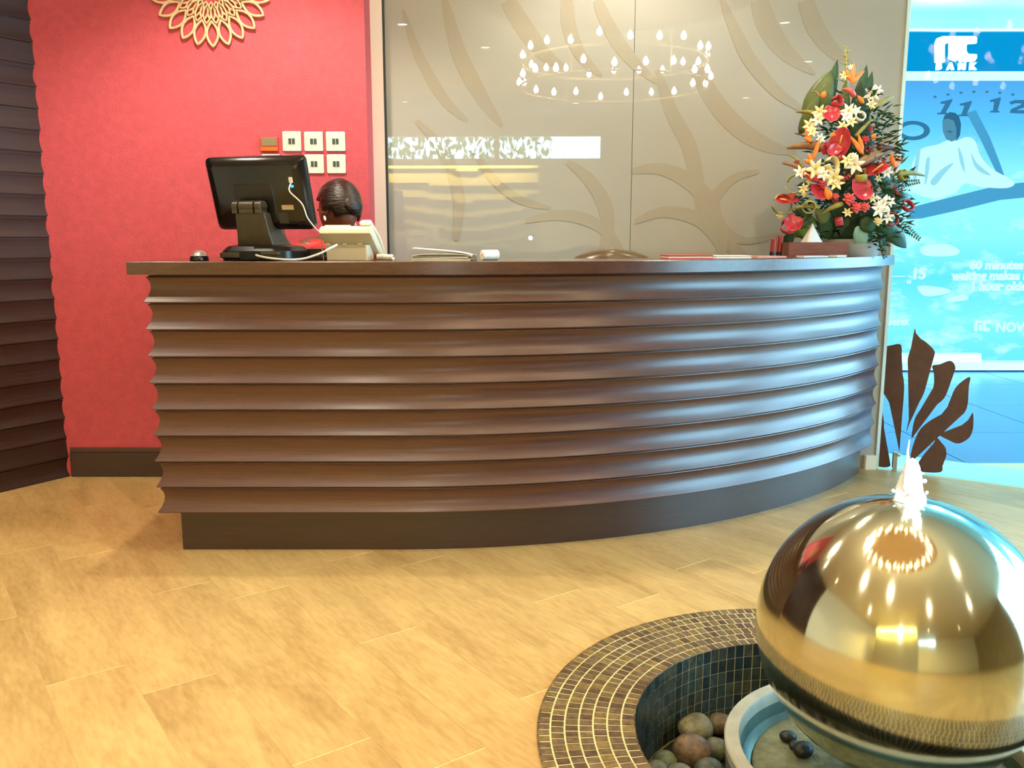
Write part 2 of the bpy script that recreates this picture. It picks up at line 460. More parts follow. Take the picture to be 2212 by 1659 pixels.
# red wall block, baseboard, trims
rw = MB(); rw.box(-2.6, -0.690, RED_Y, 4.62, 0, CEIL)
wall_back = struct('wall_back', rw, M_red, label='coral red painted wall behind the reception desk')
bb = MB(); bb.box(-2.235, -0.70, RED_Y - 0.012, RED_Y, 0.0, 0.125)
base = struct('baseboard_back', bb, M_kick, label='dark wooden baseboard of the red wall', bevel=0.003)
b2 = MB(); b2.box(-2.235, -0.70, RED_Y - 0.007, RED_Y, 0.125, 0.152)
obj('cap_moulding', b2, M_board, base, bevel=0.003)
tr = MB(); tr.box(-0.69, -0.632, 4.505, 4.60, 0, CEIL)
struct('trim_1', tr, M_white_trim, label='ivory post between red wall and printed glass')
tr = MB(); tr.box(-0.632, -0.622, 4.512, 4.60, 0, CEIL)
struct('trim_2', tr, M_dark, label='thin dark gasket beside the ivory post')
tr = MB(); tr.box(1.905, 1.921, 4.476, 4.56, 0, CEIL)
struct('trim_3', tr, mat('pale_glass_edge', (214, 240, 244), 0.15), label='pale glass edge post between printed wall and clear glazing')
tr = MB(); tr.box(1.845, 1.902, 4.458, 4.486, 0, 0.075)
struct('trim_4', tr, M_cream, label='short cream skirting block at the foot of the glass edge', bevel=0.002)

# printed glass wall: two panels and the leaf print
def glass_print(name, col, vary=0.03):
    m = mat(name, col, 0.55, vary=vary, scale=2.0)
    p = m.node_tree.nodes['Principled BSDF']
    p.inputs['Coat Weight'].default_value = 1.0; p.inputs['Coat Roughness'].default_value = 0.0; p.inputs['Coat IOR'].default_value = 1.75
    p.inputs['Specular IOR Level'].default_value = 0.0
    return m
M_print = glass_print('taupe_backed_glass', (172, 172, 166))
M_print2 = glass_print('taupe_leaf_print', (166, 161, 149))
GT = Vector((GL_N.y, -GL_N.x, 0)) * -1       # along the wall to the right
if GT.x < 0: GT = -GT
def glp(s, o, z): return GL_P + GT * s + GL_N * o + Vector((0, 0, z))
seam = (on_plane(1366, 300, GL_P, GL_N) - GL_P).dot(GT)
wall_glass = None
for i, (s0, s1) in enumerate(((-2.54, seam - 0.0012), (seam + 0.0012, -0.012))):
    g = MB(); g.add([glp(s, o, z) for z in (0, CEIL) for s, o in ((s0, 0), (s1, 0), (s1, -0.02), (s0, -0.02))], [(3, 2, 1, 0), (4, 5, 6, 7), (0, 1, 5, 4), (1, 2, 6, 5), (2, 3, 7, 6), (3, 0, 4, 7)])
    if wall_glass is None:
        bk = MB(); bk.add([glp(s, o, z) for z in (0, CEIL) for s, o in ((-2.54, -0.022), (-0.012, -0.022), (-0.012, -0.05), (-2.54, -0.05))], [(3, 2, 1, 0), (4, 5, 6, 7), (0, 1, 5, 4), (1, 2, 6, 5), (2, 3, 7, 6), (3, 0, 4, 7)])
        wall_glass = struct('wall_rear', bk, M_dark, label='glossy taupe glass wall with a faint leaf print')
    obj('panel', g, M_print, wall_glass)
STROKES = [  # centre line in the photo's pixels on the glass plane, widths
    ([(960, 0), (990, 110), (1035, 200), (1085, 275)], 10, 34, 6), ([(1095, 0), (1140, 70), (1180, 120), (1225, 150)], 24, 30, 4),
    ([(870, 20), (905, 120), (960, 215), (1010, 262)], 4, 24, 5), ([(1225, 0), (1230, 60), (1255, 120), (1300, 165)], 18, 26, 4),
    ([(1290, 0), (1322, 70), (1365, 130), (1420, 180)], 14, 28, 4), ([(1420, 150), (1450, 240), (1490, 320), (1510, 420), (1508, 470)], 8, 34, 6),
    ([(1500, 140), (1545, 220), (1600, 280), (1660, 315), (1720, 330)], 20, 36, 5), ([(1640, 0), (1660, 60), (1700, 115), (1760, 160)], 26, 36, 4),
    ([(1740, 0), (1762, 60), (1800, 110), (1840, 140)], 24, 30, 6), ([(1225, 350), (1270, 385), (1305, 440), (1312, 500), (1300, 560)], 8, 30, 12),
    ([(1365, 370), (1430, 365), (1500, 400), (1535, 450), (1560, 510), (1610, 560)], 8, 34, 16), ([(1640, 370), (1585, 385), (1545, 430), (1560, 490), (1610, 520), (1690, 505)], 6, 24, 4),
    ([(1135, 478), (1200, 465), (1260, 472), (1310, 500), (1345, 545)], 6, 26, 8), ([(1370, 480), (1430, 458), (1500, 470), (1545, 510), (1565, 562)], 6, 28, 10),
    ([(1010, 300), (1060, 380), (1120, 430), (1190, 450)], 5, 20, 4), ([(900, 260), (960, 330), (990, 420), (985, 520)], 6, 26, 8), ([(1560, 0), (1590, 70), (1620, 130), (1680, 200), (1740, 240)], 6, 30, 6),
    ([(1840, 180), (1870, 250), (1895, 340), (1900, 430)], 6, 22, 5)]
for pts, w0, w1, w2 in STROKES:
    c = smooth_curve([on_plane(x, y, GL_P, GL_N) for x, y in pts], 8)
    L, Rr = [], []
    for i, p in enumerate(c):
        t = (c[min(i + 1, len(c) - 1)] - c[max(i - 1, 0)]).normalized(); n = t.cross(GL_N).normalized()
        u = i / (len(c) - 1)
        w = 1.3 * (w0 * (1 - u) ** 2 + 2 * w1 * 1.25 * u * (1 - u) + w2 * u * u) * 0.00237 / 2
        sp = GL_P + GT * ((p - GL_P).dot(GT)); q = p + GL_N * (0.0006 + 0.0001 * len(wall_glass.children))
        L.append(q + n * w); Rr.append(q - n * w)
    for half_ in (0, 1):
        pass
    obj('leaf_print', MB().grid([L, Rr]), M_print2, wall_glass)

# side and rear walls of the room behind the camera, seen in the reflections
def wall_box(name, a, b, t, z0, z1, m, label, n_in):
    mb = MB(); d = (b - a); n = n_in.normalized() * -t
    P = [a, b, b + n, a + n]
    mb.add([Vector((p.x, p.y, z)) for z in (z0, z1) for p in P], [(3, 2, 1, 0), (4, 5, 6, 7), (0, 1, 5, 4), (1, 2, 6, 5), (2, 3, 7, 6), (3, 0, 4, 7)])
    return struct(name, mb, m, label=label)
RW = 'plain cream wall behind the camera'
wall_box('wall_side', Vector((DW_E.x, REAR_Y, 0)), DW_E, 0.1, 0, CEIL, M_cream, 'cream side wall left of the camera', Vector((1, 0, 0)))
M_stone = mat('ribbed_stone', (150, 140, 116), 0.6, vary=0.25, scale=3, bump=0.5, bscale=9, stretch=(1, 1, 6))
wall_box('wall_right', Vector((GZ_E.x, REAR_Y, 0)), Vector((GZ_E.x, 0.2, 0)), 0.1, 0, CEIL, M_stone, 'grey ribbed stone wall right of the camera', Vector((-1, 0, 0)))
rear = MB()
for x0, x1, z0, z1 in ((DW_E.x, GZ_E.x, 0, 2.40), (DW_E.x, GZ_E.x, 2.74, CEIL), (1.05, GZ_E.x, 2.40, 2.74), (DW_E.x, -2.9, 2.40, 2.74), (-0.60, -0.52, 2.40, 2.74)):
    rear.box(x0, x1, REAR_Y - 0.12, REAR_Y, z0, z1)
struct('wall_front', rear, M_cream, label='cream wall with a strip of high windows behind the camera')
for i, (x0, x1) in enumerate(((-2.9, -0.6), (-0.52, 1.05))):
    g = MB(); g.box(x0, x1, REAR_Y - 0.07, REAR_Y - 0.06, 2.40, 2.74)
    struct('window_%d' % (i + 1), g, glass_mat('window_glass'), label='high strip window behind the camera')
hd = MB(); hr = random.Random(3)
for k in range(900):
    c = Vector((hr.uniform(-3.4, 0.3), REAR_Y - 1.6 + hr.uniform(-.4, .4), hr.uniform(2.0, 3.2)))
    M = Matrix.Translation(c) @ Euler((hr.uniform(0, 6), hr.uniform(0, 6), hr.uniform(0, 6))).to_matrix().to_4x4()
    hd.add([(-.09, 0, 0), (0, -.04, .01), (.09, 0, 0), (0, .04, .01)], [(0, 1, 2, 3)], M)
tag(obj('foliage', hd, mat('tree_leaf', (86, 130, 70), 0.6)), 'green foliage outside the high windows', 'foliage', kind='stuff')

# clear glazing on the right
gz = MB()
def gzp(s, o, z): return GZ_P + GZ_D * s + GZ_N * o + Vector((0, 0, z))
if GZ_N.dot(-GZ_P) < 0: GZ_N = -GZ_N
gl_m = glass_mat('clear_glass', (222, 246, 252), 1.10)
for i, (s0, s1) in enumerate(((0.0, 1.6), (1.606, 3.70))):
    g = MB(); g.add([gzp(s, o, z) for z in (0.004, CEIL) for s, o in ((s0, 0), (s1, 0), (s1, -0.012), (s0, -0.012))], [(3, 2, 1, 0), (4, 5, 6, 7), (0, 1, 5, 4), (1, 2, 6, 5), (2, 3, 7, 6), (3, 0, 4, 7)])
    struct('window_%d' % (i + 3), g, gl_m, label='tall clear shopfront glass with a petal motif' if i == 0 else 'second clear shopfront glass right of the frame')

for i, (y0, y1) in enumerate(((0.25, 1.33), (1.345, GZ_E.y - 0.02))):
    g = MB(); g.box(GZ_E.x, GZ_E.x + 0.012, y0, y1, 0.004, CEIL)
    struct('window_%d' % (i + 5), g, gl_m, label='clear side window facing the street, %s of two' % ('nearer' if i == 0 else 'farther'))
og = MB(); og.box(GZ_E.x + 0.1, 30, -20, 2.33, -0.06, -0.03); og.box(9.5, 30, 2.33, 20, -0.06, -0.03)
struct('ground', og, mat('street_paving', (150, 150, 146), 0.8), label='pale paving outside the side windows')

# corridor beyond the glazing
M_cfloor = mat('corridor_tile', (84, 124, 160), 0.25, vary=0.08, scale=1.2)
M_cfloor2 = mat('corridor_pale_strip', (196, 226, 236), 0.3)
FY = 8.06
cf = MB(); cf.add([(1.0, 4.62, -0.02), (1.9, 4.50, -0.02), (5.2, 2.33, -0.02), (9.5, 2.33, -0.02), (9.5, FY + .2, -0.02), (1.0, FY + .2, -0.02)], [(0, 1, 2, 3, 4, 5)])
cfl = struct('floor_corridor', cf, M_cfloor, label='blue grey tiled corridor floor outside the glass')
for i in range(9):
    for j in range(4):
        q = MB(); x0 = 1.55 + i * 0.9; y0 = 4.46 + j * 0.9
        P = [Vector((x0, y0, 0)), Vector((x0 + .893, y0, 0)), Vector((x0 + .893, y0 + .893, 0)), Vector((x0, y0 + .893, 0))]
        for p, n in ((GZ_P + GZ_D * 0 - GZ_N * 0.40, -GZ_N), (Vector((0, FY, 0)), Vector((0, -1, 0)))): P = clip(P, p, n) if P else P
        if len(P) < 3: continue
        obj('tile', MB().prism([(p.x, p.y) for p in P], 0.017, T(0, 0, -0.018)), M_cfloor, cfl)
st = MB(); st.add([gzp(s, o, z) for z in (-0.015, 0.0) for s, o in ((-0.3, -0.02), (3.9, -0.02), (3.9, -0.39), (-0.3, -0.39))], [(3, 2, 1, 0), (4, 5, 6, 7), (0, 1, 5, 4), (1, 2, 6, 5), (2, 3, 7, 6), (3, 0, 4, 7)])
obj('threshold_strip', st, M_cfloor2, cfl)
cc = MB(); cc.add([(1.9, 4.6, 3.13), (9.5, 4.6, 3.13), (9.5, FY + .2, 3.13), (1.9, FY + .2, 3.13)], [(0, 1, 2, 3)])
cc.add([(1.9, 4.6, 3.2), (9.5, 4.6, 3.2), (9.5, FY + .2, 3.2), (1.9, FY + .2, 3.2)], [(3, 2, 1, 0)])
struct('ceiling_corridor', cc, mat('corridor_ceiling', (206, 244, 244), 0.6), label='pale corridor ceiling outside the glass')
cw = MB(); cw.box(1.9, 9.5, FY, FY + 0.15, 0, 3.2); cw.box(1.75, 1.9, 4.75, FY + .15, 0, 3.2)
struct('wall_corridor', cw, mat('corridor_wall', (120, 180, 214), 0.5), label='shop front wall across the corridor')

# ------------------------------------------------------------------ reception desk
AC = Vector((-0.46, 6.08, 0)); AR = 2.808; TH = math.radians(53.2)
def desk_path(o, n=48, yl=3.95):
    pts = [(-1.28 - o, yl), (-1.28 - o, 3.272 - o)]
    pts += [(-1.28 - o + (0.82 + o) * k / 4, 3.272 - o) for k in range(1, 4)]
    for k in range(n + 1):
        a = TH * k / n
        pts.append((AC.x + (AR + o) * math.sin(a), AC.y - (AR + o) * math.cos(a)))
    return [(x, min(y, 4.445)) for x, y in pts]
def sweep(section, n=48):
    paths = [[Vector((x, y, z)) for x, y in desk_path(o, n)] for o, z in section]
    rings = [[p[i] for p in paths] for i in range(len(paths[0]))]
    return MB().loft(rings)
desk = thing('reception_desk', 'long dark wooden reception desk with a curved front of scooped horizontal boards', 'reception desk', (-0.2, 3.6, 0))
DO = Vector((-0.2, 3.6, 0))
def local(mb, o):
    mb.v = [p - o for p in mb.v]; return mb
LIP0, NB = 0.168, 9
PH = (1.063 - LIP0) / NB
obj('kick_base', local(sweep([(0, 0), (0, LIP0 + 0.01), (-0.03, LIP0 + 0.01), (-0.03, 0)]), DO), M_kick, desk, smooth=True, angle=0.6)
obj('back_panel', local(sweep([(0.02, LIP0 + 0.002), (0.02, 1.066), (-0.02, 1.066), (-0.02, LIP0 + 0.002)]), DO), M_kick, desk, smooth=True, angle=0.6)
for b in range(NB):
    z0 = LIP0 + b * PH; k = PH / 0.0994
    sec = [(0.036 + o * 1.1, z0 + z * k) for o, z in SCOOP] + [(0.0205, z0 + PH - 0.0003), (0.0205, z0)]
    obj('board', local(sweep(sec), DO), M_board, desk, smooth=True, angle=0.55)
CT = 1.113
obj('counter_top', local(sweep([(0.100, 1.0665), (0.100, CT - 0.002), (0.098, CT), (-0.28, CT), (-0.28, 1.0665)]), DO), M_top, desk, smooth=True, angle=0.6)

# ------------------------------------------------------------------ fountain
fnt = thing('fountain_pit', 'sunken round fountain pit ringed with brown mosaic tiles', 'fountain', (FC.x, FC.y, 0))
obj('pit_shell', MB().lathe([(RI + .004, -0.235), (RI + .004, 0.0082), (RO - 0.008, 0.0082), (RO - 0.008, -0.24), (0.0, -0.24), (0.0, -0.235)], 96, cap=False), mat('tile_grout', (214, 196, 140), 0.8), fnt, smooth=True, angle=0.5)
M_rim = tile_mat('brown_mosaic', [(100, 82, 56), (92, 74, 50), (106, 86, 58), (112, 94, 60), (86, 66, 48), (102, 84, 62), (120, 98, 58)], 0.32)
M_well = tile_mat('dark_green_mosaic', [(52, 58, 50), (44, 50, 46), (62, 64, 54), (40, 48, 48), (56, 66, 62), (70, 68, 54)], 0.25)
def ring_tile(r0, r1, a0, a1, z0, z1):
    f = lambda r, a, z: (r * math.cos(a), r * math.sin(a), z)
    e = 0.0006
    return [f(r0, a0, z0), f(r1, a0, z0), f(r1, a1, z0), f(r0, a1, z0), f(r0 + e, a0 + e, z1), f(r1 - e, a0 + e, z1), f(r1 - e, a1 - e, z1), f(r0 + e, a1 - e, z1)]
BOXF = [(3, 2, 1, 0), (4, 5, 6, 7), (0, 1, 5, 4), (1, 2, 6, 5), (2, 3, 7, 6), (3, 0, 4, 7)]
tr_ = random.Random(8)
cand = []
NR = 7; RP = (RO - RI) / NR
for r in range(NR):
    r0 = RI + r * RP + 0.0018; r1 = RI + (r + 1) * RP - 0.0018
    if r == 0: r0 = RI + 0.0005
    n = int(round(2 * PI * (r0 + r1) / 2 / 0.0265)); ph0 = tr_.uniform(0, 1)
    for k in range(n):
        a0 = 2 * PI * (k + ph0) / n; da = 2 * PI / n; g = 0.0017 / r0
        zt = 0.0095 + tr_.uniform(-0.0006, 0.0006)
        am = a0 + da / 2; p = FC + Vector(((r0 + r1) / 2 * math.cos(am), (r0 + r1) / 2 * math.sin(am), zt))
        px, py, d = project(p)
        vis = d > 0 and -10 < px < 2212 and py < 1670 and not (px > 1660 and py > 1340 and am < 2.2)
        if px > 1625 + 30: vis = False
        cand.append((vis, d, r0, r1, a0 + g, a0 + da - g, zt))
near = sorted([c for c in cand if c[0]], key=lambda c: c[1])[:300]
nearset = set(id(c) for c in near)
rest = MB()
for c in cand:
    _, d, r0, r1, a0, a1, zt = c
    v = ring_tile(r0, r1, a0, a1, 0.0075, zt)
    if id(c) in nearset: obj('rim_tile', MB().add(v, BOXF), M_rim, fnt)
    else: rest.add(v, BOXF)
tag(obj('rim_mosaic', rest, M_rim, fnt), kind='stuff')
rest = MB()
nw = 112
for row in range(6):
    for k in range(nw):
        a0 = 2 * PI * (k + 0.045) / nw; a1 = 2 * PI * (k + 0.955) / nw; z1 = 0.0065 - row * 0.0390; z0 = z1 - 0.0374
        f = lambda r, a, z: (r * math.cos(a), r * math.sin(a), z)
        v = [f(RI + .004, a0, z0), f(RI + .004, a1, z0), f(RI + .004, a1, z1), f(RI + .004, a0, z1), f(RI + .0028, a0, z0), f(RI + .0028, a1, z0), f(RI + .0028, a1, z1), f(RI + .0028, a0, z1)]
        am = (a0 + a1) / 2
        if 1.75 < am < 3.75: obj('wall_tile', MB().add(v, BOXF), M_well, fnt)
        else: rest.add(v, BOXF)
tag(obj('well_mosaic', rest, M_well, fnt), kind='stuff')
pf = MB(); pf.lathe([(0.001, -0.226), (RI - 0.003, -0.226), (RI - 0.003, -0.2345), (0.001, -0.2345)], 64)
obj('pit_floor', pf, mat('dark_pit', (40, 40, 32), 0.5, vary=0.3, scale=30), fnt)

SP = Vector((0.8775, 1.8733, 0.3149)); SR = 0.3133
BC = Vector((0.875, 1.905, 0))
basin = thing('stone_basin', 'pale stone basin with a flat rim under the steel sphere', 'basin', (BC.x, BC.y, -0.226))
Mb = T(0, 0, 0.226)
obj('rim', MB().lathe([(0.362, -0.03), (0.364, -0.002), (0.360, 0.003), (0.330, 0.003), (0.327, -0.002), (0.325, -0.03)], 72, Mb, cap=False), mat('pale_stone', (168, 166, 148), 0.55, vary=0.12, scale=24, bump=0.1), basin, smooth=True, angle=0.7)
obj('bowl', MB().lathe([(0.363, -0.03), (0.352, -0.12), (0.30, -0.19), (0.22, -0.226), (0.22, -0.226), (0.0, -0.226), (0.0, -0.072), (0.300, -0.072), (0.318, -0.06), (0.325, -0.03)], 72, Mb, cap=False), mat('turquoise_glaze', (70, 98, 92), 0.3, vary=0.2, scale=16), basin, smooth=True, angle=0.7)
obj('sand_bed', MB().lathe([(0.0, -0.071), (0.298, -0.071), (0.29, -0.062), (0.2, -0.058), (0.0, -0.056)], 48, Mb, cap=False), mat('green_sand', (112, 114, 84), 0.8, vary=0.3, scale=40, bump=0.4), basin, smooth=True)
obj('support_post', MB().lathe([(0.07, -0.06), (0.07, -0.01), (0.085, 0.009), (0.0, 0.012)], 32, Mb), M_black, basin, smooth=True, angle=0.6, loc=(SP.x - BC.x, SP.y - BC.y, 0))

# steel sphere
def brushed():
    m, nt, p = new_mat('brushed_golden_steel')
    p.inputs['Metallic'].default_value = 1.0
    p.inputs['Base Color'].default_value = (0.57, 0.57, 0.44, 1)
    p.inputs['Roughness'].default_value = 0.16
    p.inputs['Anisotropic'].default_value = 0.8
    p.inputs['Anisotropic Rotation'].default_value = 0.25
    tg = nt.nodes.new('ShaderNodeTangent'); tg.direction_type = 'RADIAL'; tg.axis = 'Z'
    nt.links.new(tg.outputs[0], p.inputs['Tangent'])
    tc = nt.nodes.new('ShaderNodeTexCoord'); mp = nt.nodes.new('ShaderNodeMapping'); mp.inputs['Scale'].default_value = (2, 2, 160)
    nz = nt.nodes.new('ShaderNodeTexNoise'); nz.inputs['Scale'].default_value = 3; nz.inputs['Detail'].default_value = 3
    mr = nt.nodes.new('ShaderNodeMapRange'); mr.inputs['To Min'].default_value = 0.07; mr.inputs['To Max'].default_value = 0.13
    nt.links.new(tc.outputs['Object'], mp.inputs['Vector']); nt.links.new(mp.outputs[0], nz.inputs['Vector']); nt.links.new(nz.outputs['Fac'], mr.inputs['Value']); nt.links.new(mr.outputs[0], p.inputs['Roughness'])
    return m
sph = thing('fountain_sphere', 'large brushed steel sphere with a golden sheen rising from the basin', 'fountain sphere', (SP.x, SP.y, SP.z))
sb = MB().ball((0, 0, 0), SR, 96, 64)
obj('shell', sb, brushed(), sph, smooth=True)
obj('nozzle_collar', MB().lathe([(0.018, SR - 0.004), (0.018, SR + 0.006), (0.012, SR + 0.006), (0.012, SR - 0.004)], 24), M_steel, sph, smooth=True, angle=0.6)
wj = MB(); wr = random.Random(5); prof = []
for i in range(24):
    u = i / 23
    prof.append(((0.014 * (1 - u) ** 2 + 0.019 * (1 - u ** 4) ** .6 + 0.0012), SR - 0.004 + 0.098 * u))
rings = [[(r * (1 + 0.10 * math.sin(5 * a + 2.2 * z / .03) + wr.uniform(-.07, .07)) * math.cos(a), r * (1 + 0.10 * math.cos(4 * a - 2.7 * z / .03) + wr.uniform(-.07, .07)) * math.sin(a), z + wr.uniform(-.0012, .0012)) for a in [2 * PI * k / 28 for k in range(28)]] for r, z in prof]
wj.loft(rings)
for k in range(14):
    a = wr.uniform(0, 2 * PI); t = wr.random(); rad = 0.022 + 0.016 * (1 - t)
    wj.ball((rad * math.cos(a), rad * math.sin(a), SR + 0.002 + t * 0.075), wr.uniform(0.0025, 0.005), 8, 6)
wj.tube([(-.010, 0, SR + .08), (-.012, 0, SR + .11), (-.009, .002, SR + .135)], lambda u: 0.0035 * (1 - .6 * u), 8)
wm = mat('foaming_water', (246, 252, 255), 0.12, sss=0, trans=0.25)
wm.node_tree.nodes['Principled BSDF'].inputs['IOR'].default_value = 1.33
tag(obj('water_jet', wj, wm, None, smooth=True, loc=tuple(SP)), 'short white water jet bubbling on top of the steel sphere', 'water jet')
wl_ = bpy.data.lights.new('jet_fill_lamp', 'POINT'); wl_.energy = 2.2; wl_.color = (0.75, 0.95, 1.0); wl_.shadow_soft_size = 0.01  # added point lamp, hung in the air before the jet to whiten it
wlo = bpy.data.objects.new('jet_fill_lamp', wl_); COL.objects.link(wlo); wlo.parent = sph; wlo.location = (0.0, -0.055, SR + 0.045)

# river stones in the pit and dark pebbles in the basin
def stone(name, label, c, r, col, seed, group, rot=0.0):
    q = random.Random(seed)
    mb = MB().ball((0, 0, 0), r, 18, 12)
    ph = [(Vector((q.gauss(0, 1), q.gauss(0, 1), q.gauss(0, 1))), q.uniform(0, 6)) for _ in range(5)]
    for i, p in enumerate(mb.v):
        d = sum(math.sin((p / max(r)).dot(k) * 1.7 + f) for k, f in ph)
        mb.v[i] = p * (1 + 0.035 * d)
    zmin = min(p.z for p in mb.v)
    m = mat(name + '_' + str(seed), tuple(int(q_ * .82) for q_ in col), 0.5, vary=0.55, scale=34, bump=0.3)  # colours darkened to carry the dim light down in the pit
    return tag(obj(name, mb, m, smooth=True, loc=(c[0], c[1], c[2] - zmin), rot=(0, 0, rot)), label, 'stone', group)
PZ = -0.226
def sp_(px, py, z): p = atZ(px, py, z); return (p.x, p.y)
G1 = 'river stones in the fountain pit'
vis_stones = [
    (1503, 1572, .046, (150, 140, 100), 'large mottled olive river stone beside the basin rim in the pit'),
    (1492, 1622, .048, (140, 112, 82), 'round brown river stone with a rusty top in front of the mottled one'),
    (1438, 1642, .030, (122, 132, 92), 'small greenish notched stone against the tiled pit wall'),
    (1556, 1562, .034, (122, 100, 66), 'brown stone half hidden behind the basin rim'),
    (1548, 1616, .032, (112, 110, 84), 'grey green stone between the brown stone and the basin'),
    (1420, 1668, .034, (126, 120, 88), 'olive stone lying nearest the lower end of the tiled pit wall'),
    (1530, 1662, .034, (96, 102, 82), 'dark grey stone at the foot of the basin at the bottom edge'),
    (1468, 1676, .036, (130, 124, 98), 'pale stone below the rusty topped stone at the bottom edge')]
for i, (px, py, r, c, l) in enumerate(vis_stones):
    x, y = sp_(px, py, PZ + r)
    stone('river_stone', l, (x, y, PZ), (r * 1.1, r, r * .92), c, 20 + i, G1)
rs = random.Random(12)
placed = [sp_(px, py, PZ + r) + (r,) for px, py, r, c, l in vis_stones]
tries = 0
while len(placed) < 34 and tries < 4000:
    tries += 1
    a = rs.uniform(0, 2 * PI); d = rs.uniform(0.39, 0.455); r = rs.uniform(.026, .036)
    x, y = FC.x + d * math.cos(a), FC.y + d * math.sin(a)
    px, py, _ = project((x, y, PZ + r))
    if px < 1640 and py < 1690: continue
    if (Vector((x, y)) - BC.xy).length < 0.30 + r: continue
    if any((x - q[0]) ** 2 + (y - q[1]) ** 2 < (r + q[2]) ** 2 * 1.25 for q in placed): continue
    placed.append((x, y, r))
    stone('river_stone', 'grey river stone on the far side of the pit, hidden behind sphere and basin', (x, y, PZ), (r * 1.1, r, r * .9), rs.choice([(120, 112, 86), (104, 104, 84), (132, 118, 92)]), 60 + len(placed), G1)
G2 = 'dark pebbles in the basin'
for i, (px, py, r, l) in enumerate(((1703, 1590, .019, 'black pebble in the basin nearest the turquoise side'), (1735, 1622, .023, 'larger black pebble in the basin under the sphere'), (1716, 1606, .013, 'smallest black pebble wedged between the two in the basin'))):
    p = atZ(px, py, -0.045)
    stone('pebble', l, (p.x, p.y, -0.0605), (r * 1.25, r, r * .85), (30, 32, 28), 90 + i, G2, 0.6 * i)

# ------------------------------------------------------------------ chandelier and ceiling lights
ch = thing('chandelier', 'double ring chandelier of small candle bulbs above the fountain', 'chandelier', (CC.x, CC.y, CEIL + 0.26))
M_bulb = emis('bulb_glow', (255, 236, 196), 110)
rings_z = [(-0.71, 0.71, 21, 0.0), (-0.89, 0.73, 21, 0.5)]
for z, r, n, o in rings_z:
    obj('ring', MB().tube([(r * math.cos(2 * PI * k / 72), r * math.sin(2 * PI * k / 72), z - 0.03) for k in range(72)], 0.008, 8, True), M_gold, ch, smooth=True)
bulb_me = mesh('bulb', MB().lathe([(0.001, 0), (0.011, 0.004), (0.021, 0.022), (0.0185, 0.038), (0.009, 0.056), (0.001, 0.066)], 12), M_bulb, True)
cup_me = mesh('candle_cup', MB().lathe([(0.008, -0.022), (0.010, -0.002), (0.013, 0.002), (0.001, 0.003)], 12), M_gold, True)
for z, r, n, o in rings_z:
    for k in range(n):
        a = 2 * PI * (k + o) / n
        b = obj('bulb', bulb_me, None, ch, loc=(r * math.cos(a), r * math.sin(a), z + 0.003 + 0.02 * math.sin(k * 2.4)))
        c = obj('candle_cup', cup_me, None, b)
for k in range(6):
    a = 2 * PI * k / 6
    obj('rod', MB().tube([(0.70 * math.cos(a), 0.70 * math.sin(a), -0.93), (0.70 * math.cos(a), 0.70 * math.sin(a), -0.002)], 0.004, 6), M_gold, ch)
M_lens = emis('downlight_lens', (255, 236, 190), 30)
trim_me = mesh('trim_ring', MB().lathe([(0.045, -0.012), (0.062, -0.010), (0.064, 0.0), (0.045, 0.0)], 24, cap=False), M_steel, True)
lens_me = mesh('lens', MB().lathe([(0.001, -0.004), (0.045, -0.004), (0.045, -0.0005), (0.001, -0.0005)], 24), M_lens)
for i, (x, y, k, cone) in enumerate(SPOTS):
    t = thing('downlight', 'round recessed ceiling spot reflected in glass and sphere', 'ceiling light', (x, y, CEIL), 0, 'recessed ceiling spots')
    obj('trim_ring', trim_me, None, t); obj('lens', lens_me, None, t)
    sl_ = bpy.data.lights.new('spot_lamp', 'SPOT'); sl_.energy = SPOT_W * k * 4; sl_.color = WARM if i not in (6, 8) else (1.0, 0.88, 0.68)
    sl_.spot_size = math.radians(cone); sl_.spot_blend = 0.55; sl_.shadow_soft_size = 0.04
    so = bpy.data.objects.new('spot_lamp', sl_); COL.objects.link(so); so.parent = t; so.location = (0, 0, -0.03)

# yellow-lit wavy partition behind the camera (seen mirrored in the printed glass)
pt = thing('wavy_partition', 'cream partition carved with waves and lit yellow, mirrored in the glass wall', 'partition', (-1.2, -2.05, 0))
M_wp = mat('cream_relief', (168, 158, 128), 0.5)
rowsp = []
for i in range(61):
    z = 2.06 * i / 60; row = []
    for k in range(40):
        x = -1.3 + 2.6 * k / 39
        zz = z + 0.09 * math.sin(x * 2.4 + 0.6) * math.sin(PI * i / 60)
        s = (zz * 6.0) % 1.0
        row.append(Vector((x, 0.07 + 0.035 * (1 - s) ** 1.5, z)))
    rowsp.append(row)
mbp = MB().grid(rowsp); mbp.box(-1.3, 1.3, -0.03, 0.069, 0, 2.06)
obj('relief_panel', mbp, M_wp, pt, smooth=True, angle=0.5)
la = bpy.data.lights.new('partition_lamp', 'AREA'); la.energy = 170; la.color = (1.0, 0.80, 0.22); la.shape = 'RECTANGLE'; la.size = 2.5; la.size_y = 0.05
lao = bpy.data.objects.new('partition_lamp', la); COL.objects.link(lao); lao.parent = pt; lao.location = (0, 0.19, 2.24); lao.rotation_euler = (-0.35, 0, 0)

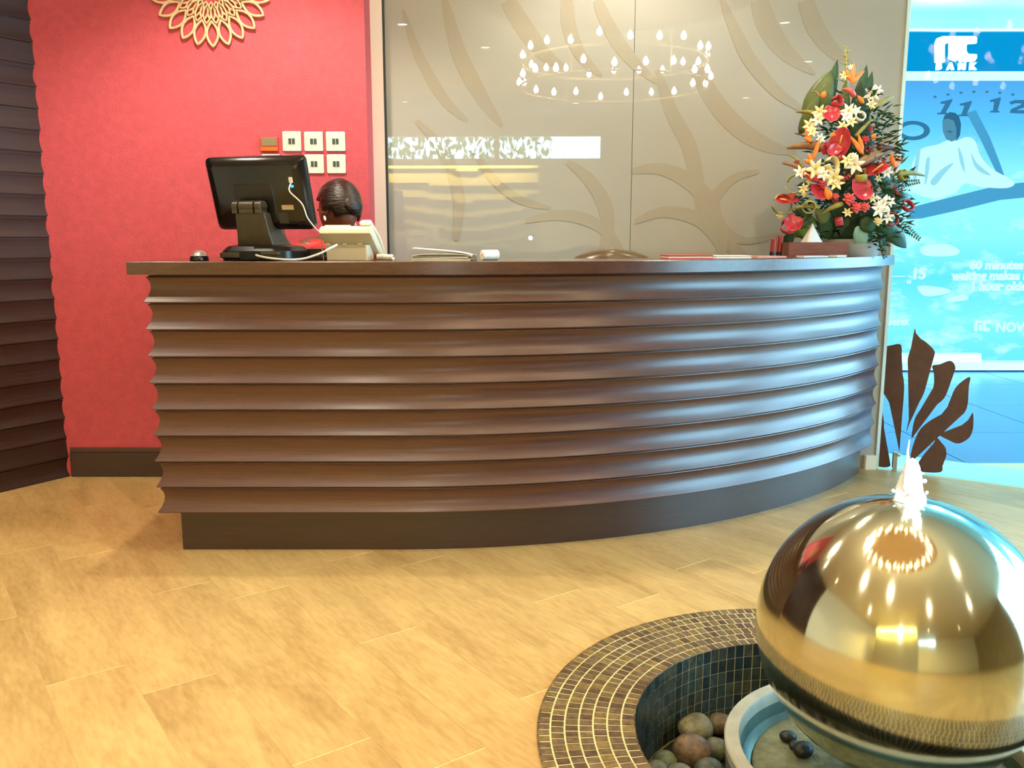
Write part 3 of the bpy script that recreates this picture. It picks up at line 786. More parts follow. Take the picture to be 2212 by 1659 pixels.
# ------------------------------------------------------------------ across the corridor: sign and poster of the bank
def cp(px, py, Y): return atY(px, py, Y)
def flat(pts, Y, t=0.004):        # a thin shape standing on the plane y = Y
    P = [cp(x, y, Y) for x, y in pts]
    mb = MB(); n = len(P)
    return mb.add(P + [p + Vector((0, t, 0)) for p in P], [tuple(range(n)), tuple(range(2 * n - 1, n - 1, -1))] + [(i, (i + 1) % n, n + (i + 1) % n, n + i) for i in range(n)])
def rect(x0, y0, x1, y1, Y, t=0.004): return flat([(x0, y0), (x1, y0), (x1, y1), (x0, y1)], Y, t)
SG = 'backlit blue bank sign with glowing white letters across the corridor'
bs = thing('bank_sign', SG, 'sign', (0, 0, 0))
obj('sign_panel', rect(1500, 68, 2900, 154, FY - 0.08, 0.07), emis('sign_blue', (0, 176, 236), 0.9), bs)
obj('sign_ledge', rect(1500, 154, 2900, 170, FY - 0.16, 0.15), emis('ledge_light', (236, 255, 255), 1.6), bs)
obj('sign_valance', rect(1500, 62, 2900, 67, FY - 0.12, 0.11), mat('valance', (190, 236, 244), 0.4), bs)
M_glow = emis('sign_white', (250, 255, 255), 5.0)
Y1 = FY - 0.115
n_ = [(2022, 134), (2022, 92), (2026, 82), (2036, 78), (2072, 78), (2072, 92), (2046, 92), (2041, 97), (2041, 134)]
i_ = [(2052, 94), (2066, 94), (2066, 132), (2052, 126)]
c_ = [(2070, 78), (2108, 78), (2111, 82), (2110, 93), (2092, 94), (2088, 98), (2088, 110), (2092, 116), (2110, 117), (2111, 124), (2106, 132), (2076, 132), (2070, 126)]
for shp in (n_, i_, c_):
    obj('letter', flat(shp, Y1, 0.03), M_glow, bs)
S8 = FY / F_PX
for i, chx in enumerate('BANK'):
    p = cp(2022 + i * 24, 150, Y1)
    obj('letter', text_mb(chx, 0.076, Matrix.Translation(p) @ Matrix.Rotation(PI / 2, 4, 'X'), 0.03, 0.004), M_glow, bs)
def poster_mat():
    m, nt, p = new_mat('poster_print'); nt.nodes.remove(p)
    tc = nt.nodes.new('ShaderNodeTexCoord'); sx = nt.nodes.new('ShaderNodeSeparateXYZ'); nt.links.new(tc.outputs['Object'], sx.inputs[0])
    rp = nt.nodes.new('ShaderNodeValToRGB')
    mr = nt.nodes.new('ShaderNodeMapRange'); mr.inputs['From Min'].default_value = 0.05; mr.inputs['From Max'].default_value = 2.66
    nt.links.new(sx.outputs['Z'], mr.inputs['Value'])
    els = rp.color_ramp.elements
    for pos, c in ((0.0, (132, 232, 240)), (0.15, (160, 244, 248)), (0.30, (124, 232, 242)), (0.44, (170, 244, 248)), (0.52, (176, 246, 250)), (0.66, (168, 240, 250)), (0.82, (112, 198, 242)), (0.99, (96, 158, 220))):
        e = els.new(pos); e.color = srgb(*c)
    els.remove(els[0]); els.remove(els[-1])
    nt.links.new(mr.outputs[0], rp.inputs['Fac'])
    mp = nt.nodes.new('ShaderNodeMapping'); mp.inputs['Scale'].default_value = (1.0, 1, 2.4); nt.links.new(tc.outputs['Object'], mp.inputs['Vector'])
    nz = nt.nodes.new('ShaderNodeTexNoise'); nz.inputs['Scale'].default_value = 2.6; nz.inputs['Detail'].default_value = 6; nz.inputs['Roughness'].default_value = 0.65
    nt.links.new(mp.outputs[0], nz.inputs['Vector'])
    r2 = nt.nodes.new('ShaderNodeMapRange'); r2.inputs['From Min'].default_value = 0.5; r2.inputs['From Max'].default_value = 0.68; nt.links.new(nz.outputs['Fac'], r2.inputs['Value'])
    band = nt.nodes.new('ShaderNodeMapRange'); band.inputs['From Min'].default_value = 2.2; band.inputs['From Max'].default_value = 1.75; nt.links.new(sx.outputs['Z'], band.inputs['Value'])
    ml = nt.nodes.new('ShaderNodeMath'); ml.operation = 'MULTIPLY'; nt.links.new(r2.outputs[0], ml.inputs[0]); nt.links.new(band.outputs[0], ml.inputs[1])
    mx = nt.nodes.new('ShaderNodeMixRGB'); nt.links.new(ml.outputs[0], mx.inputs[0]); nt.links.new(rp.outputs['Color'], mx.inputs[1]); mx.inputs[2].default_value = srgb(236, 255, 255)
    e = nt.nodes.new('ShaderNodeEmission'); e.inputs['Strength'].default_value = 1.3; nt.links.new(mx.outputs[0], e.inputs['Color'])
    nt.links.new(e.outputs[0], nt.nodes['Material Output'].inputs['Surface'])
    return m
po = thing('poster', 'large backlit blue poster of a man seated on a giant clock face across the corridor', 'poster', (0, 0, 0))
PY = FY - 0.06
obj('print_sheet', rect(1500, 171, 2900, 782, PY, 0.05), poster_mat(), po)
Y2 = PY - 0.006
def pprint(name, col, k=1.0): return emis(name, col, k)
K_dk, K_md, K_lt, K_wh = pprint('print_slate', (74, 134, 172)), pprint('print_blue', (100, 178, 218)), pprint('print_pale', (196, 242, 250)), pprint('print_white', (240, 255, 255), 1.25)
el = lambda cx, cy, rx, ry, n=28, a0=0, a1=2 * PI: [(cx + rx * math.cos(a0 + (a1 - a0) * k / n), cy + ry * math.sin(a0 + (a1 - a0) * k / n)) for k in range(n)]
def ringflat(cx, cy, rx, ry, w, Y):
    mb = MB(); n = 36
    A = [cp(x, y, Y) for x, y in el(cx, cy, rx, ry, n)]; B = [cp(x, y, Y) for x, y in el(cx, cy, rx - w, ry - w * .62, n)]
    return mb.add(A + B, [(i, (i + 1) % n, n + (i + 1) % n, n + i) for i in range(n)])
obj('clock_numeral', ringflat(1972, 282, 37, 21, 13, Y2), K_dk, po)
one = lambda x, y, s, sk: [(x - 10 * s, y + 4), (x + 14 * s, y - 2), (x + 16 * s, y), (x + (6 - sk) * s, y + 27), (x + (10 - sk) * s, y + 28), (x + (10 - sk) * s, y + 31), (x - (12 + sk) * s, y + 31), (x - (12 + sk) * s, y + 28), (x - (5 + sk) * s, y + 27), (x - 0 * s, y + 8), (x - 10 * s, y + 8)]
obj('clock_numeral', flat(one(2042, 216, 1.0, 5), Y2), K_dk, po)
obj('clock_numeral', flat(one(2084, 220, 1.0, 2), Y2), K_dk, po)
obj('clock_numeral', flat(one(2148, 212, 0.9, -2), Y2), K_dk, po)
obj('clock_numeral', flat([(2181, 220), (2192, 216), (2212, 216), (2222, 222), (2218, 230), (2196, 238), (2226, 238), (2226, 246), (2182, 244), (2184, 236), (2206, 226), (2206, 223), (2194, 223), (2184, 226)], Y2), K_dk, po)
for k in range(7):
    x = 2020 + 28 * k; y = 212 - 14 * math.sin(PI * (k + .5) / 8)
    obj('minute_mark', flat(el(x, y, 3.5, 2.5, 8), Y2), K_dk, po)
obj('clock_hand', flat([(2088, 244), (2108, 238), (2138, 296), (2160, 352), (2178, 404), (2160, 388), (2118, 300)], Y2), K_md, po)
obj('clock_rim', flat([(1968, 448), (2030, 432), (2110, 412), (2160, 400), (2230, 392), (2230, 425), (2160, 432), (2080, 452), (1990, 472), (1960, 474)], Y2), K_md, po)
robe = [(1966, 400), (1972, 352), (1990, 322), (2026, 312), (2044, 304), (2066, 304), (2088, 296), (2106, 304), (2118, 336), (2142, 364), (2190, 392), (2176, 406), (2120, 404), (2086, 396), (2060, 418), (2018, 428), (1984, 420)]
obj('robe', flat([(p.x, p.y) for p in smooth_curve([Vector((x, y, 0)) for x, y in robe], 4, True)], Y2 - 0.002), K_wh, po)
for pts in ([(1980, 330), (1988, 322), (1985, 350), (1978, 392), (1973, 380)], [(2010, 392), (2034, 366), (2060, 352), (2040, 376), (2020, 400)], [(2070, 318), (2080, 340), (2084, 372), (2074, 350)], [(2098, 330), (2110, 352), (2140, 378), (2118, 372), (2104, 356)], [(2000, 350), (2008, 340), (2006, 372), (1998, 400)]):
    obj('robe_fold', flat([(p.x, p.y) for p in smooth_curve([Vector((x, y, 0)) for x, y in pts], 4, True)], Y2 - 0.003), K_lt, po)
K_skin = pprint('print_skin', (112, 160, 182))
obj('printed_head', flat([(2036, 262), (2040, 250), (2048, 244), (2060, 244), (2070, 250), (2074, 264), (2074, 284), (2068, 300), (2056, 306), (2044, 300), (2037, 284)], Y2 - 0.004), K_skin, po)
obj('printed_hair', flat([(2038, 258), (2042, 248), (2052, 242), (2064, 244), (2072, 252), (2076, 268), (2074, 292), (2066, 304), (2066, 276), (2060, 260), (2048, 256)], Y2 - 0.006), pprint('print_hair', (64, 118, 150)), po)
obj('printed_moustache', flat([(2043, 284), (2052, 281), (2060, 285), (2052, 288)], Y2 - 0.006), K_dk, po)
def pt_text(s, x, y, size, align='LEFT', bold=0.003, mt=None):
    p = cp(x, y, Y2 - 0.002)
    obj('lettering', text_mb(s, size, Matrix.Translation(p) @ Matrix.Rotation(PI / 2, 4, 'X'), 0.003, bold, align), mt or K_wh2, po)
K_wh2 = emis('print_lettering', (255, 255, 255), 1.25)
pt_text('60 minutes of', 2238, 581, 0.108, 'RIGHT', 0.006); pt_text('waiting makes me', 2242, 604, 0.108, 'RIGHT', 0.006); pt_text('1 hour older', 2228, 627, 0.108, 'RIGHT', 0.006)
pt_text('NOW', 2150, 716, 0.118, 'LEFT', 0.004)
for shp in ([(2105, 716), (2105, 698), (2108, 692), (2122, 692), (2122, 698), (2112, 698), (2112, 716)], [(2115, 701), (2121, 701), (2121, 716), (2115, 713)], [(2123, 692), (2140, 692), (2140, 698), (2130, 699), (2130, 708), (2139, 709), (2137, 716), (2126, 716), (2123, 712)]):
    obj('logo_stroke', flat(shp, Y2 - 0.004), K_wh2, po)
pt_text('TRANSFER', 1963, 702, 0.062, 'RIGHT'); pt_text('15', 1968, 602, 0.135, 'LEFT', 0.006); pt_text('10', 1958, 612, 0.04)
obj('print_rule', rect(1924, 596, 1956, 598, Y2), K_wh2, po)
for pts in ([(1984, 618), (2040, 622), (2052, 632), (2000, 640)], [(2044, 648), (2080, 636), (2092, 646), (2060, 652)], [(1990, 534), (2040, 526), (2072, 540), (2060, 552), (2000, 552)]):
    obj('print_cloud', flat([(p.x, p.y) for p in smooth_curve([Vector((x, y, 0)) for x, y in pts], 4, True)], Y2), K_wh, po)
ld = thing('window_ledge', 'white ledge below the bank poster', 'ledge', (0, 0, 0))
obj('ledge_top', rect(1500, 764, 2120, 783, FY - 0.14, 0.08), mat('white_ledge', (240, 250, 252), 0.3), ld)
obj('ledge_base', rect(1500, 783, 2900, 800, FY - 0.20, 0.19), mat('white_ledge_b', (236, 248, 250), 0.3), ld)
for x, y in ((3.95, 6.35), (4.9, 6.35), (3.5, 7.4), (4.6, 7.4)):
    t = thing('downlight', 'round corridor ceiling light beyond the glass', 'ceiling light', (x, y, 3.13), 0, 'corridor ceiling lights')
    obj('trim_ring', trim_me, None, t); obj('lens', lens_me, None, t)
    cl_ = bpy.data.lights.new('corridor_fill_lamp', 'POINT'); cl_.energy = 42; cl_.color = (0.66, 0.98, 1.0); cl_.shadow_soft_size = 0.06  # point lamp added below each fitting to brighten the corridor ceiling
    co = bpy.data.objects.new('corridor_fill_lamp', cl_); COL.objects.link(co); co.parent = t; co.location = (0, 0, -0.22)

# petal motif on the clear glazing
pm = thing('petal_decal', 'brown petal motif stuck on the clear shopfront glass', 'decal', (GZ_P.x, GZ_P.y, 0))
M_petal = wood_mat('petal_film', (74, 54, 58), (108, 80, 74), 0.35, (3, 3, 3), 4, False, 0.0)
PETALS = [
    [(1904, 756), (1908, 750), (1925, 746), (1947, 746), (1947, 790), (1953, 826), (1952, 862), (1947, 912), (1942, 950), (1943, 976), (1938, 950), (1931, 905), (1920, 868), (1902, 836), (1900, 800)],
    [(1897, 872), (1902, 880), (1909, 905), (1910, 945), (1916, 985), (1923, 1007), (1893, 1004), (1892, 960), (1894, 915)],
    [(1976, 710), (1981, 726), (1999, 738), (2016, 754), (2019, 766), (2008, 779), (2004, 800), (2000, 836), (1990, 862), (1975, 885), (1966, 910), (1958, 932), (1968, 880), (1968, 845), (1963, 810), (1961, 775), (1970, 745)],
    [(2014, 790), (2030, 787), (2053, 779), (2064, 793), (2058, 812), (2045, 850), (2032, 868), (2000, 890), (1980, 915), (1969, 948), (1976, 905), (1995, 876), (2012, 850), (2018, 825), (2017, 805)],
    [(2095, 814), (2092, 840), (2091, 870), (2083, 892), (2060, 906), (2020, 912), (1984, 939), (1969, 975), (1965, 1004), (1970, 970), (1986, 930), (2010, 908), (2040, 890), (2052, 865), (2066, 835)],
    [(2102, 892), (2102, 925), (2093, 946), (2070, 958), (2048, 950), (2028, 938), (2050, 932), (2078, 918), (2094, 904)],
    [(2024, 946), (2033, 955), (2043, 968), (2044, 986), (2036, 1003), (2031, 1020), (1980, 1016), (1988, 993), (2003, 973), (2016, 958)]]
for pl in PETALS:
    c = smooth_curve([Vector((x, y, 0)) for x, y in pl], 4, True)
    P = [on_plane(p.x, p.y, GZ_P, GZ_N) + GZ_N * 0.0012 - Vector((GZ_P.x, GZ_P.y, 0)) for p in c]
    for p in P: p.z = max(p.z, 0.003)
    bm = bmesh.new(); vv = [bm.verts.new(p) for p in P]
    f = bm.faces.new(vv); bmesh.ops.triangulate(bm, faces=[f])
    me = bpy.data.meshes.new('petal'); bm.to_mesh(me); bm.free(); me.materials.append(M_petal)
    obj('petal', me, M_petal, pm, solid=0.0012)
cl = thing('glass_clamp', 'small polished steel clamp at the foot of the clear glass', 'clamp', (0, 0, 0))
p = on_plane(1932, 1016, GZ_P, GZ_N) + GZ_N * 0.012
cl.location = (p.x, p.y, 0.0)
obj('plate', MB().box(-0.011, 0.011, -0.008, 0.008, 0, 0.105), M_steel, cl, bevel=0.002)
obj('screw_cap', MB().lathe([(0.009, 0), (0.009, 0.012), (0.006, 0.014), (0.001, 0.014)], 16, T(0.012, -0.008, 0.092, PI / 2)), M_steel, cl, smooth=True, angle=0.5)

# ------------------------------------------------------------------ on the red wall
art = thing('wall_art', 'round gilded sunburst of looped petals on the red wall', 'wall art')
ac = on_plane(455, -34, Vector((0, RED_Y, 0)), Vector((0, -1, 0))); art.location = (ac.x, RED_Y, ac.z)
PX = 4.44 / F_PX
PXS = (on_plane(455, 101, Vector((0, RED_Y, 0)), Vector((0, -1, 0))) - ac).length / 136.0
def lens_loop(r0, r1, hw, a, dy=-0.012):
    pts = []
    n = 14
    for sgn in (1, -1):
        for k in range(n):
            u = k / n if sgn > 0 else 1 - k / n
            r = r0 + (r1 - r0) * u
            w = sgn * hw * math.sin(PI * u) ** 0.85
            x, z = r * math.sin(a) + w * math.cos(a), -r * math.cos(a) + w * math.sin(a)
            pts.append((x * PXS, dy, z * PXS))
    return pts
for k in range(24):
    a = 2 * PI * k / 24
    obj('petal_loop', MB().tube(lens_loop(82, 137, 13.0, a), 0.0066, 6, True), M_gold, art, smooth=True)
    obj('inner_loop', MB().tube(lens_loop(40, 84, 8.5, a, -0.010), 0.0050, 6, True), M_gold, art, smooth=True)
    obj('middle_loop', MB().tube(lens_loop(46, 88, 9.0, a + PI / 24, -0.019), 0.0042, 6, True), M_gold, art, smooth=True)
obj('hub', MB().lathe([(0.04 , -0.004), (0.04, 0.02), (0.02, 0.026), (0.001, 0.026)], 32, Matrix.Rotation(PI / 2, 4, 'X')), M_gold, art, smooth=True, angle=0.6)

M_silver = mat('satin_silver', (224, 234, 234), 0.28, 0.35)
M_rock = mat('rocker_grey', (70, 78, 80), 0.4)
sw_px = [(610, 284, 652, 327, 'left'), (657, 285, 699, 327, 'middle'), (704, 285, 747, 327, 'right'), (610, 334, 651, 375, ''), (658, 334, 701, 375, ''), (706, 334, 748, 375, '')]
sw_lab = ['silver switch plate right beside the orange thermostat, upper row', 'middle silver switch plate of the three in the upper row', 'silver switch plate at the right end of the upper row',
          'silver switch plate of the lower row mostly hidden by the monitor', 'silver switch plate of the lower row just clear of the monitor edge', 'silver switch plate at the right end of the lower row']
def wallpt(px, py): return on_plane(px, py, Vector((0, RED_Y, 0)), Vector((0, -1, 0)))
for i, (x0, y0, x1, y1, _) in enumerate(sw_px):
    a, b = wallpt(x0, y0), wallpt(x1, y1); w, h = b.x - a.x, a.z - b.z
    t = thing('light_switch', sw_lab[i], 'switch', ((a.x + b.x) / 2, RED_Y, (a.z + b.z) / 2), 0, 'silver switch plates on the red wall')
    R = Matrix.Rotation(PI / 2, 4, 'X')
    obj('plate', MB().prism(rrect(w, h, 0.006), 0.009, R), M_silver, t, bevel=0.002)
    for s in (-1, 1):
        obj('rocker', MB().box(s * 0.0085 - 0.0065, s * 0.0085 + 0.0065, -0.013, -0.0085, -0.013, 0.013), M_rock, t, bevel=0.001)
a, b = wallpt(563, 297), wallpt(603, 328)
t = thing('thermostat', 'small thermostat with grey display and orange lower flap', 'thermostat', ((a.x + b.x) / 2, RED_Y, (a.z + b.z) / 2)); w, h = b.x - a.x, a.z - b.z
obj('housing', MB().box(-w / 2, w / 2, -0.016, 0, -h / 2, h / 2), mat('thermostat_red', (206, 74, 52), 0.4), t, bevel=0.002)
obj('display', MB().box(-w / 2 + .008, w / 2 - .006, -0.0185, -0.0155, -h * .12, h / 2 - .003), mat('lcd_grey', (142, 128, 96), 0.3), t, bevel=0.001)
obj('flap', MB().box(-w / 2 + .003, w / 2 - .003, -0.019, -0.0155, -h / 2 + .003, -h * .2), mat('flap_orange', (240, 110, 40), 0.4), t, bevel=0.001)
a, b = wallpt(566, 333), wallpt(607, 375)
t = thing('blank_plate', 'plain white wall plate below the thermostat, half behind the monitor', 'wall plate', ((a.x + b.x) / 2, RED_Y, (a.z + b.z) / 2)); w, h = b.x - a.x, a.z - b.z
obj('plate', MB().prism(rrect(w, h, 0.006), 0.010, Matrix.Rotation(PI / 2, 4, 'X')), M_white, t, bevel=0.002)

# ------------------------------------------------------------------ on the counter
def onc(px, Y): return Vector(((px - 1106) / F_PX * (Y * math.cos(PITCH) + (CAM_H - CT) * math.sin(PITCH)), Y, CT))
# mouse
c = onc(431, 3.30)
t = thing('computer_mouse', 'black and silver computer mouse at the left end of the counter', 'mouse', c, 0.15)
mb = MB().ball((0, 0, 0.004), (0.034, 0.052, 0.034), 24, 14)
mb.v = [Vector((p.x, p.y, max(p.z, 0.0))) for p in mb.v]
obj('body', mb, M_blackgloss, t, smooth=True)
mb = MB().ball((0, 0, 0.006), (0.0325, 0.0505, 0.034), 24, 14); mb.v = [Vector((p.x, p.y, max(p.z, 0.018))) for p in mb.v]
obj('top_shell', mb, mat('mouse_silver', (176, 166, 150), 0.25, 0.6), t, smooth=True)
obj('scroll_wheel', MB().lathe([(0.008, -0.003), (0.009, 0), (0.008, 0.003)], 16, T(0, 0.03, 0.032, 0, PI / 2)), M_black, t)

# till monitor
c = onc(566, 3.36)
mon = thing('till_monitor', 'black touch screen till monitor seen from behind on its stand', 'monitor', c, math.radians(-17))
TM = T(0.012, -0.010, 0.247, math.radians(15), 0, 0)
TMx = TM @ Matrix.Rotation(PI / 2, 4, 'X') @ Matrix.Diagonal((1.07, 0.87, 1, 1))      # local prism z -> -y (towards the camera)
rings = []
for w, h, r, z in ((0.378, 0.302, .018, -0.022), (0.388, 0.312, .022, -0.016), (0.388, 0.312, .022, 0.002), (0.376, 0.300, .024, 0.012), (0.345, 0.262, .03, 0.030), (0.330, 0.246, .03, 0.034)):
    rings.append([(x, y, z) for x, y in rrect(w, h, r, 5)])
obj('casing', MB().loft(rings, TMx), M_blackgloss, mon, smooth=True, angle=0.45)
obj('screen', MB().prism(rrect(0.35, 0.27, 0.008), 0.002, TMx @ T(0, 0, -0.0245)), mat('dark_screen', (24, 28, 32), 0.1), mon)
obj('back_panel', MB().loft([[(x, y, z) for x, y in rrect(w, h, .02, 4)] for w, h, z in ((0.155, 0.17, 0.0335), (0.15, 0.165, 0.0375))], TMx @ T(-0.005, -0.035, 0)), M_black, mon, smooth=True, angle=0.4)
obj('sticker', MB().prism(rrect(0.046, 0.020, 0.002), 0.001, TMx @ T(0.118, -0.052, 0.0335)), mat('sticker_grey', (196, 190, 170), 0.5), mon)
obj('sticker_mark', MB().prism(rrect(0.016, 0.006, 0.001), 0.0006, TMx @ T(0.121, -0.046, 0.0345)), mat('sticker_orange', (236, 140, 40), 0.5), mon)
obj('data_plate', MB().prism(rrect(0.036, 0.045, 0.002), 0.001, TMx @ T(0.095, -0.098, 0.0335)), mat('plate_dark', (60, 58, 54), 0.5), mon)
obj('status_lamp', MB().ball((0, 0, 0), (.0055, .0055, .003), 12, 8, TMx @ T(0.150, 0.036, 0.0350)), emis('blue_led', (20, 130, 255), 9), mon, smooth=True)
obj('usb_plug', MB().prism(rrect(0.014, 0.024, 0.003), 0.012, TMx @ T(0.148, 0.062, 0.026)), M_white, mon, bevel=0.002)
sd = mat('stand_bronze', (72, 64, 50), 0.34, vary=0.15, scale=40)
stand = MB()
prof = [(0.030, .088, -.030, .10), (0.055, .076, -.040, .09), (0.10, .068, -.052, .05), (0.155, .064, -.066, .01), (0.176, .061, -.070, -.006)]
rings = [[(-w, y0, z), (w, y0, z), (w, y1, z), (-w, y1, z)] for z, w, y0, y1 in prof]
obj('neck', MB().loft(rings), sd, mon, smooth=True, angle=0.5, bevel=0.004)
for x0, x1 in ((-.062, -.040), (-.033, .026), (.034, .060)):
    obj('hinge', MB().loft([[(x, -.072 + .026 * math.cos(q) + .006, .198 + .021 * math.sin(q)) for q in [2 * PI * k / 16 for k in range(16)]] for x in (x0, x1)]).box(x0, x1, -.088, -.045, .172, .198), sd, mon, smooth=True, angle=0.5, bevel=0.002)
rings = [[(x, y - 0.0, z) for x, y in rrect(w, d, r, 5)] for w, d, r, z in ((.286, .20, .05, 0), (.296, .21, .055, .010), (.292, .206, .055, .036), (.262, .18, .05, .052), (.20, .15, .04, .058))]
mb = MB().loft(rings, T(0.0, 0.03, 0))
obj('base', mb, M_black, mon, smooth=True, angle=0.5)
obj('cable_recess', MB().box(-.042, .040, -.0772, -.06, .004, .034), mat('recess_shade_black', (10, 10, 10), 0.6), mon)  # black block standing for the shade inside a cutout
obj('base_cap', MB().box(-.130, -.046, -.0785, -.06, .010, .030).box(.046, .120, -.0785, -.06, .022, .034), sd, mon, bevel=0.003)
# USB cable hanging from the monitor port
Ry = Matrix.Translation(c) @ Euler((0, 0, math.radians(-17))).to_matrix().to_4x4()
p0 = Ry @ TMx @ Vector((0.148, 0.050, 0.036))
cab = [p0, p0 + Vector((-.003, -.012, -.03))] + [atY(x, y, Y) for x, y, Y in ((652, 440, 3.245), (664, 470, 3.26), (682, 494, 3.29), (692, 506, 3.36), (696, 540, 3.40))]
cab.append(Vector((cab[-1].x, 3.42, CT + .003)))
tag(obj('usb_cable', MB().tube(smooth_curve(cab, 6), 0.0026, 7), M_white, smooth=True), 'white thin cable hanging from the monitor port down behind the phone', 'cable')

# dark card reader box between monitor and phone
c = onc(684, 3.46)
t = thing('card_printer', 'low black box between the monitor and the desk phone', 'box', c, 0)
obj('body', MB().box(-.05, .06, -.04, .045, 0, .042), M_blackgloss, t, bevel=0.004)
obj('trim_line', MB().box(-.046, .056, -.0412, -.0395, .014, .016), mat('amber_line', (190, 130, 50), 0.4), t)

# desk phone
c = onc(748, 3.33)
ph_ = thing('desk_phone', 'beige desk phone seen from behind with its handset on the right', 'phone', c, math.radians(-13))
obj('foot', MB().loft([[(-.078, 0, 0), (.082, 0, 0), (.082, .075, 0), (-.078, .075, 0)], [(-.080, -.004, .058), (.084, -.004, .058), (.084, .06, .058), (-.080, .06, .058)]]), M_beige, ph_, bevel=0.002)
obj('foot_slot', MB().box(-.076, .080, -.0065, .0, .052, .058), M_beige2, ph_)
for x in (-.078, -.01, .05): obj('latch', MB().box(x, x + .016, -.008, -.002, .056, .064), M_beige2, ph_, bevel=0.001)
PT = T(0, 0.018, .098, math.radians(-40), 0, 0)
obj('body', MB().loft([[(-.098, -.030, -.022), (.106, -.030, -.022), (.104, .150, -.022), (-.096, .150, -.022)], [(-.102, -.034, -.004), (.110, -.034, -.004), (.108, .154, -.004), (-.100, .154, -.004)], [(-.098, -.030, .014), (.106, -.030, .014), (.104, .150, .008), (-.096, .150, .008)]], PT), M_beige, ph_, bevel=0.003)
obj('display_hood', MB().box(-.088, .018, -.028, .03, .012, .022, PT), M_beige, ph_, bevel=0.003)
for r in range(4):
    for k in range(3):
        obj('key', MB().box(-.07 + k * .026, -.052 + k * .026, .05 + r * .022, .064 + r * .022, .009, .014, PT), M_white, ph_)
hs = MB()
hs.loft([[(x * .9 + .074, y, z) for x, z in rrect(w, h, min(w, h) * .4, 4)] for y, w, h in ()]) if False else None
rings = []
for y, hgt, z in ((-.036, .012, .024), (-.034, .026, .026), (-.01, .030, .028), (.02, .020, .034), (.06, .018, .038), (.10, .020, .034), (.13, .028, .026), (.15, .024, .024), (.152, .010, .022)):
    rings.append([(x + .078, y, z + q) for x, q in rrect(.046, hgt, hgt * .42, 3)])
obj('handset', MB().loft(rings, PT), M_beige, ph_, smooth=True, angle=0.7)
coil = []
for k in range(150):
    u = k / 149; a = 2 * PI * 15 * u
    coil.append((.100 + .10 * u, .075 + .03 * math.sin(u * 2.5) - .05 * u, .0135 + .009 * math.sin(a), ) if False else Vector((.105 + .085 * u, .05 - .06 * u + .0085 * math.cos(a), .0125 + .009 * math.sin(a))))
obj('coiled_cord', MB().tube(coil, 0.0028, 6), M_white, ph_, smooth=True)
obj('red_tab', MB().box(.085, .105, .05, .08, 0, .004), mat('red_tab', (206, 50, 40), 0.5), ph_)
cab = [atY(728, 529, 3.30), atY(716, 535, 3.275), atY(690, 548, 3.26), atY(655, 559, 3.25), atY(620, 561, 3.24), atY(585, 558, 3.245), atY(562, 554, 3.26), atY(553, 551, 3.275)]
cab = [Vector((p.x, p.y, max(p.z, CT + .0045))) for p in cab]
tag(obj('network_cable', MB().tube(smooth_curve(cab, 6), 0.0042, 8), M_white, smooth=True), 'thick white cable looping along the counter from phone to monitor base', 'cable')

# open magazine and papers
c = onc(956, 3.34)
t = thing('magazine_stack', 'stack of magazines with a lifted white cover on the counter', 'magazine', c, 0.03)
SHEETS = [(-.112, .106, .0, .004, 0, (238, 228, 206)), (-.110, .112, .0045, .009, .01, (206, 196, 170)), (-.11, .10, .0095, .013, -.03, (226, 220, 206)), (-.108, .104, .0135, .017, .02, (150, 140, 120))]
for i, (x0, x1, z0, z1, rz, col) in enumerate(SHEETS):
    obj('magazine_leaf', MB().box(x0, x1, -.05, .12, z0, z1, T(rz=rz)), mat('leaf_%d' % i, col, 0.6), t, bevel=0.001)
mb = MB(); A, B = [], []
for k in range(20):
    u = k / 19; x = -.110 + .222 * u
    zz = .0175 + .013 * math.sin(PI * min(1, u * 1.0)) * (1 - .3 * u)
    A.append((x, -.05, zz)); B.append((x, .12, zz))
obj('curled_page', MB().grid([A, B]), mat('page_cream', (236, 224, 190), 0.6), t, smooth=True, solid=.002)
A, B = [], []
for k in range(20):
    u = k / 19; x = -.110 + .235 * u; zz = .046 - .018 * u - .012 * u ** 6
    A.append((x, -.048, zz)); B.append((x, .12, zz))
obj('lifted_cover', MB().grid([A, B]), M_paper, t, smooth=True, solid=.0025)
obj('spine', MB().lathe([(.011, -.05), (.011, .12)], 12, T(.119, 0, .0115, -PI / 2)), mat('spine_grey', (130, 124, 120), 0.4), t, smooth=True, angle=0.6)

# paper roll
c = onc(1058, 3.36); r = .0195
t = thing('paper_roll', 'small white till paper roll lying on the counter', 'paper roll', (c.x, c.y, CT), math.radians(-62))
Mr = T(0, 0, r + .0002, PI / 2)
obj('roll', MB().lathe([(.006, -.033), (r - .002, -.033), (r, -.031), (r, .031), (r - .002, .033), (.006, .033)], 32, Mr), M_paper, t, smooth=True, angle=0.6)
obj('core', MB().lathe([(.0062, -.0332), (.0062, .0332)], 16, Mr), mat('core_card', (206, 188, 160), 0.7), t)

